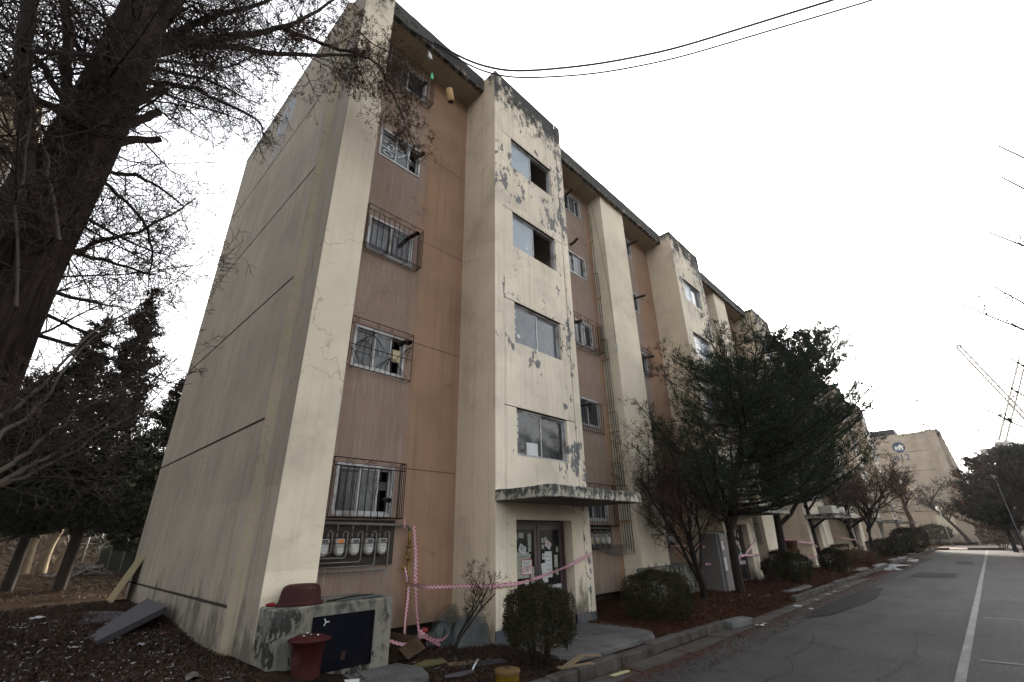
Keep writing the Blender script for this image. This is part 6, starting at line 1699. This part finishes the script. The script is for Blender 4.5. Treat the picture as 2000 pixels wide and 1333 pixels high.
# ---------------------------------------------------------------- broken glass, cardboard and junk by the first recess
m = Mt('greenish_glass', .08, .5)
m.b.inputs['Transmission Weight'].default_value = .0
m.b.inputs['Alpha'].default_value = .20
M_gl = m.out((.020, .032, .028))
rb = random.Random(12)
gl_l = ['largest broken glass sheet leaning in the corner by the stair tower', 'tall pointed glass shard leaning on the tower flank', 'greenish glass sheet leaning behind the bare shrub', 'low wide glass sheet at the front of the glass heap',
        'narrow glass splinter at the right end of the glass heap', 'glass piece leaning nearest the cardboard', 'tilted glass sheet at the back of the glass heap', 'small glass piece at the foot of the glass heap']
for k in range(8):
    w_ = rb.uniform(.45, .95); h_ = rb.uniform(.38, .72); ang = R(rb.uniform(-28, -10)); yaw = R(rb.uniform(60, 100) if k % 2 else rb.uniform(20, 60))
    n_ = 6; pts = [(-w_ / 2, 0), (w_ / 2, 0), (w_ * rb.uniform(.3, .55), h_ * rb.uniform(.4, .8)), (w_ * rb.uniform(.0, .3), h_), (-w_ * rb.uniform(.1, .3), h_ * rb.uniform(.7, 1)), (-w_ * rb.uniform(.4, .55), h_ * rb.uniform(.3, .7))]
    vs = [(x, 0, z) for x, z in pts] + [(x, .005, z) for x, z in pts]
    fs = [tuple(range(6))[::-1], tuple(range(6, 12))] + [(i, (i + 1) % 6, 6 + (i + 1) % 6, 6 + i) for i in range(6)]
    o = MB().add(vs, fs).build('glass_sheet', M_gl, None, (.45 + .085 * k, 3.28 - .05 * (k % 4) + .03 * k, .03))
    o.rotation_euler = (ang, 0, yaw); tag(o, gl_l[k], 'broken glass', 'broken glass sheets by the stair tower')
M_card = simple('wet_cardboard', (.055, .035, .022), .9, sc=4, dirt=(.025, .015, .01))
cbx = thing('cardboard_heap', 'crushed brown cardboard box under the crumpled tape', 'cardboard box', (.62, 2.08, .02), R(20))
MB().add([(-.22, -.2, 0), (.2, -.22, 0), (.24, .2, 0), (-.2, .22, 0), (-.27, -.24, .24), (.27, -.22, .18), (.25, .27, .26), (-.24, .24, .30)], [(3, 2, 1, 0), (0, 1, 5, 4), (1, 2, 6, 5), (2, 3, 7, 6), (3, 0, 4, 7)]).build('box_wall', M_card, cbx)
MB().add([(.27, -.22, .18), (.25, .27, .26), (.44, .24, .12), (.42, -.18, .05)], [(0, 1, 2, 3)]).build('flap', M_card, cbx)
rbag = tag(MB().lathe([(0, 0), (.05, .004), (.065, .03), (.05, .06), (0, .07)], 12).build('red_bowl', simple('dull_red_plastic', (.20, .03, .03), .5), None, (.50, 2.74, .26)), 'small red plastic bowl on the rubbish beside the gas pipe', 'bowl')
def flat_piece(name, label, pts, z, th, mt, cat, group=None, tilt=0):
    n_ = len(pts); cx_ = sum(p[0] for p in pts) / n_; cy_ = sum(p[1] for p in pts) / n_
    vs = [(x - cx_, y - cy_, 0) for x, y in pts] + [(x - cx_, y - cy_, th) for x, y in pts]
    fs = [tuple(range(n_))[::-1], tuple(range(n_, 2 * n_))] + [(i, (i + 1) % n_, n_ + (i + 1) % n_, n_ + i) for i in range(n_)]
    o = MB().add(vs, fs).build(name, mt, None, (cx_, cy_, z)); o.rotation_euler = (tilt, tilt * .5, 0)
    return tag(o, label, cat, group)
def quadp(cx, cy, w, l, a):
    c_, s_ = math.cos(a), math.sin(a)
    return [(cx + c_ * x - s_ * y, cy + s_ * x + c_ * y) for x, y in ((-w / 2, -l / 2), (w / 2, -l / 2 * .94), (w / 2 * .96, l / 2), (-w / 2, l / 2 * .97))]
M_board = simple('thin_plywood', (.13, .092, .06), .8, var=.12, sc=3)
flat_piece('thin_board', 'upper of the two pale boards crossed on the kerb by the near bush', quadp(3.02, 3.42, .10, .62, R(15)), .085, .012, M_board, 'board', 'pale boards by the kerb', .03)
flat_piece('thin_board', 'pale board under the others, nearest the road on the kerb', quadp(3.13, 3.32, .10, .55, R(-22)), .066, .012, M_board, 'board', 'pale boards by the kerb')
flat_piece('thin_board', 'short pale board pointing at the slab corner', quadp(3.0, 3.85, .12, .30, R(-50)), .085, .010, M_board, 'board', 'pale boards by the kerb')
flat_piece('thin_board', 'brown board lying on the entrance slab beside the near bush', quadp(2.05, 4.05, .2, .26, R(20)), .060, .008, M_board, 'board')
flat_piece('foam_strip', 'pale yellow strip lying in the gutter', [(3.40, 3.70), (3.47, 3.72), (3.50, 4.05), (3.45, 4.10), (3.41, 3.95)], -.07, .010, simple('pale_yellow_foam', (.24, .23, .13), .8), 'strip')
M_panel = simple('charcoal_panel', (.035, .037, .042), .7)
flat_piece('dark_panel', 'dark panel lying on the dirt right of the bare shrub', quadp(2.0, 2.75, .22, .55, R(-20)), .04, .012, M_panel, 'panel')
flat_piece('brown_board', 'flat brown board at the foot of the bare shrub', quadp(1.75, 2.55, .22, .5, R(-30)), .036, .008, M_board, 'board')
flat_piece('grey_bat', 'grey paddle shaped board on the dirt before the shrub', [(2.10, 1.92), (2.18, 1.86), (2.28, 2.05), (2.26, 2.28), (2.20, 2.34), (2.14, 2.25)], .05, .012, M_stone, 'board')
tag(MB().tube([(2.16, 2.34, .06), (1.95, 2.62, .10)], .012, 6).build('white_stick', M_paper), 'white plastic stick pointing from the grey paddle board', 'stick')
flat_piece('paper_sheet', 'yellowish crumpled plastic sheet left of the bare shrub', [(1.35, 1.95), (1.5, 2.0), (1.6, 2.35), (1.45, 2.4), (1.3, 2.2)], .05, .02, simple('yellow_film', (.075, .07, .032), .5), 'plastic sheet', None, .05)
flat_piece('paper_sheet', 'white paper sheet half under the plastic bin', quadp(1.62, .82, .16, .30, R(-35)), .115, .006, M_paper, 'paper')
# concrete apron in front of the pit box
b = MB(); rr = random.Random(33); pts = [(1.26, .15), (1.5, .1), (1.9, .35), (2.15, .8), (2.2, 1.3), (2.05, 1.7), (1.7, 1.85), (1.26, 1.75)]
n_ = len(pts)
b.add([(x, y, .105) for x, y in pts] + [(x + .03, y, -.1) for x, y in pts], [tuple(range(n_))] + [(i, i + n_, (i + 1) % n_ + n_, (i + 1) % n_) for i in range(n_)]).build('concrete_apron', M_conc, kind='structure')
C = np.stack([nr.uniform(1.3, 2.1, 1500), nr.uniform(.3, 1.7, 1500), np.full(1500, .112)], 1)
V, F = leaf_cloud(C, .006, nr); link('glass_crumbs', np_mesh('glass_crumbs', V, F, simple('glass_crumb', (.12, .135, .14), .3)), kind='stuff', label='crumbs of shattered glass spread over the concrete apron', category='broken glass')

yc_ = thing('steel_drum', 'squat yellow metal drum with a rusty lid in the near foreground', 'drum', (3.03, 2.12, -.02))
MB().lathe([(0, -.1), (.14, -.1), (.14, .20), (.143, .205), (.143, .215)], 36).build('drum_body', simple('chipped_yellow', (.115, .068, .004), .5, sc=7, dirt=(.06, .035, .01)), yc_)
MB().lathe([(.148, .20), (.152, .205), (.152, .236), (.147, .242), (.0, .243)], 36).build('lid', simple('rusty_lid', (.075, .045, .018), .8, sc=9, dirt=(.08, .05, .02)), yc_)
MB().tube([(-.04, 0, .243), (-.03, 0, .262), (.03, 0, .262), (.04, 0, .243)], .006, 5).build('lid_handle', M_rust, yc_)
fk = tag(MB().cbox(-.14, .14, -.38, .38, -.02, .11, .02).build('kerb_block', M_conc, None, (3.38, 8.45, -.05)), 'single displaced kerb block lying among the leaves beyond the gap', 'kerb stone'); fk.rotation_euler = (.02, .03, R(-12))
tag(MB().cbox(-.07, .07, -.9, .9, -.05, .07, .02).build('edging_stone', M_conc, None, (2.35, 9.6, .0)), 'long half buried edging stone in the verge past the second bush', 'kerb stone').rotation_euler = (0, 0, R(8))
# litter, one by one
M_lit = simple('litter_white', (.30, .30, .305), .6, var=.15); M_litb = simple('litter_blue', (.025, .08, .12), .6); M_litp = simple('litter_pink', (.13, .04, .06), .6); M_litg = simple('litter_green', (.015, .11, .04), .6)
def scrap(x, y, s, mt, label, rg_, group=None, flat=False, z=None):
    k_ = 3; vs = []
    for i in range(k_ + 1):
        for j in range(k_ + 1):
            vs.append(((i / k_ - .5) * s * 1.5 + rg_.uniform(-.15, .15) * s, (j / k_ - .5) * s + rg_.uniform(-.15, .15) * s, rg_.uniform(0, .28 if not flat else .05) * s))
    fs = [(i * 4 + j, i * 4 + 4 + j, i * 4 + 5 + j, i * 4 + 1 + j) for i in range(3) for j in range(3)]
    o = MB().add(vs, fs).build('litter', mt, None, (x, y, (ground_z(x, y) if z is None else z) + .008)); o.rotation_euler = (0, 0, rg_.uniform(0, 6)); tag(o, label, 'litter', group)
LG = 'white paper scraps on the dark dirt'
rl = random.Random(77)
named = [(-1.91, -.37, .09, M_litp, 'pink and white wrapper near the foot of the gable'), (-1.41, -.72, .09, M_lit, 'curled white peel of plastic left of the gable corner'), (1.0, -.65, .16, simple('grey_film', (.05, .048, .045), .4), 'crumpled grey plastic film at the gable corner'),
         (2.33, 2.6, .05, M_litp, 'pink wrapper on the dirt beside the grey paddle board'), (1.95, 2.35, .06, M_litb, 'light blue wrapper near the bare shrub'), (1.75, 2.8, .04, M_litg, 'tiny green bottle cap by the dark panel'),
         (1.25, -.42, .07, M_lit, 'white paper scrap just left of the plastic bin'), (-4.5, -1.7, .16, M_lit, 'white paper sheet beyond the thin flat slab')]
for x, y, s, mt, lb in named: scrap(x, y, s, mt, lb, rl)
scrap(3.5, 12.3, .18, M_lit, 'bright white plastic sheet lying in the gutter before the second slab', rl, None, True, -.08)
for k in range(34):
    x = rl.uniform(-4.5, 1.3); y = rl.uniform(-1.9, -.35)
    scrap(x, y, rl.uniform(.02, .07), M_lit, 'small white paper scrap among the leaves in front of the gable', rl, LG)
for k in range(16):
    x = rl.uniform(.9, 2.7); y = rl.uniform(1.9, 3.0)
    scrap(x, y, rl.uniform(.015, .045), M_lit, 'small white scrap on the dirt around the bare shrub', rl, 'white scraps round the bare shrub')
for k in range(22):
    y = rl.uniform(8.5, 27); x = rl.uniform(2.3, 3.0) if k % 3 else rl.uniform(3.4, 3.9)
    scrap(x, y, rl.uniform(.04, .10), M_lit, 'white scrap on the needle strewn verge along the kerb', rl, 'white scraps along the kerb', False, None if x < 3.2 else -.085)
# ice patch
def blob(cx, cy, rx, ry, z, mt, name, label, seed):
    rr = random.Random(seed); n_ = 28
    rim = []
    for k in range(n_):
        q = 2 * math.pi * k / n_; r_ = 1 + .22 * math.sin(3 * q + seed) + .15 * math.sin(7 * q) + rr.uniform(-.08, .08)
        rim.append((cx + rx * r_ * math.cos(q), cy + ry * r_ * math.sin(q)))
    vs = [(cx, cy, z + .07)] + [(cx + (x - cx) * .6, cy + (y - cy) * .6, z + .055 + rr.uniform(-.02, .02)) for x, y in rim] + [(x, y, z) for x, y in rim]
    fs = [(0, 1 + k, 1 + (k + 1) % n_) for k in range(n_)] + [(1 + k, 1 + n_ + k, 1 + n_ + (k + 1) % n_, 1 + (k + 1) % n_) for k in range(n_)]
    return MB().add(vs, fs).build(name, mt, kind='structure')
M_ice = simple('dirty_ice', (.13, .135, .14), .75, .12, 0, .2, 2.5, dirt=(.06, .056, .052), dirt_amt=.35)
blob(3.0, 31.0, .75, 2.1, -.03, M_ice, 'ice_patch', '', 1); blob(3.5, 29.0, .35, 1.0, -.09, M_ice, 'ice_patch', '', 2); blob(2.8, 40.5, .5, 2.2, -.02, M_ice, 'ice_patch', '', 3); blob(3.5, 38.5, .3, 1.5, -.09, M_ice, 'ice_patch', '', 4)

# ground cover
def scatter(n, fx, fy, s, mt, name, label, cat, asp=1.4, h=.03):
    x = fx(n); y = fy(n); z = gz(x, y) + nr.random(n) * h + .004
    z = np.where(x > 3.27, -.088 + nr.random(n) * h * .5, z)
    V, F = leaf_cloud(np.stack([x, y, z], 1), s, nr, asp)
    return link(name, np_mesh(name, V, F, mt), kind='stuff', label=label, category=cat)
M_leafa = simple('leaf_litter_brown', (.032, .020, .014), .9, var=.6, sc=9); M_leafr = simple('needle_litter_red', (.042, .017, .010), .9, var=.5, sc=5)
scatter(26000, lambda n: nr.uniform(-7, 3.1, n), lambda n: -3.2 + 3.1 * nr.random(n) ** .7, .016, M_leafa, 'leaf_litter', 'dead leaves and grit on the dirt in front of the gable', 'leaf litter')
scatter(14000, lambda n: nr.uniform(.3, 3.1, n), lambda n: nr.uniform(1.0, 3.7, n), .013, M_leafa, 'leaf_litter', 'dead leaves on the dirt between pit box and stair tower', 'leaf litter')
scatter(42000, lambda n: nr.uniform(.7, 3.12, n), lambda n: 6.3 + 26 * nr.random(n) ** 1.6, .017, M_leafr, 'needle_litter', 'red brown needles covering the verge along the block', 'leaf litter', 2.2)
scatter(24000, lambda n: 3.28 + .95 * nr.random(n) ** 2.2, lambda n: 2.0 + 40 * nr.random(n) ** 1.5, .008, M_leafr, 'needle_litter', 'red brown needles drifted into the gutter', 'leaf litter', 2.2, .02)
scatter(9000, lambda n: nr.uniform(-34, -8, n), lambda n: nr.uniform(-7, 4, n), .022, M_leafa, 'dry_grass', 'pale dry grass on the ground left of the gable', 'grass', 2.4, .06)
# pebbles and grit clods near the camera
Cp = np.stack([nr.uniform(-5, 2.4, 1600), nr.uniform(-2.6, -.2, 1600)], 1)
vs = []; fs = []
for i, (x, y) in enumerate(Cp):
    s = .006 + .03 * nr.random() ** 4; z = ground_z(x, y); o_ = len(vs)
    for p in ((1, 0, 0), (-1, 0, 0), (0, 1, 0), (0, -1, 0), (0, 0, .8), (0, 0, -.5)): vs.append((x + p[0] * s * nr.uniform(.7, 1.3), y + p[1] * s * nr.uniform(.7, 1.3), z + p[2] * s))
    fs += [(o_ + a, o_ + b_, o_ + c) for a, b_, c in ((0, 2, 4), (2, 1, 4), (1, 3, 4), (3, 0, 4), (2, 0, 5), (1, 2, 5), (3, 1, 5), (0, 3, 5))]
link('rubble_grit', np_mesh('rubble_grit', np.array(vs), np.array(fs), M_stone), kind='stuff', label='small stones scattered over the dirt in the foreground', category='grit')
C = np.stack([nr.uniform(-5, 1.4, 420), nr.uniform(-2.6, -.3, 420)], 1); C = np.concatenate([C, gz(C[:, 0], C[:, 1])[:, None] + .012], 1)
V, F = leaf_cloud(C, .016, nr, 1.2); link('paper_crumbs', np_mesh('paper_crumbs', V, F, M_lit), kind='stuff', label='tiny crumbs of pale rubbish speckling the foreground dirt', category='litter')

# ================================================================ haze
hm = bpy.data.materials.new('haze_air'); hm.use_nodes = True
ht = hm.node_tree
for n_ in list(ht.nodes): ht.nodes.remove(n_)
pv = ht.nodes.new('ShaderNodeVolumePrincipled'); ho = ht.nodes.new('ShaderNodeOutputMaterial')
pv.inputs['Color'].default_value = (0.95, 0.93, 0.90, 1); pv.inputs['Density'].default_value = 0.00035; pv.inputs['Anisotropy'].default_value = 0.3
ht.links.new(pv.outputs[0], ho.inputs['Volume'])
MB().box(-470, 470, -310, 530, -1.3, 74).build('haze', hm, kind='stuff', label='thin pale winter haze over the whole place', category='haze')
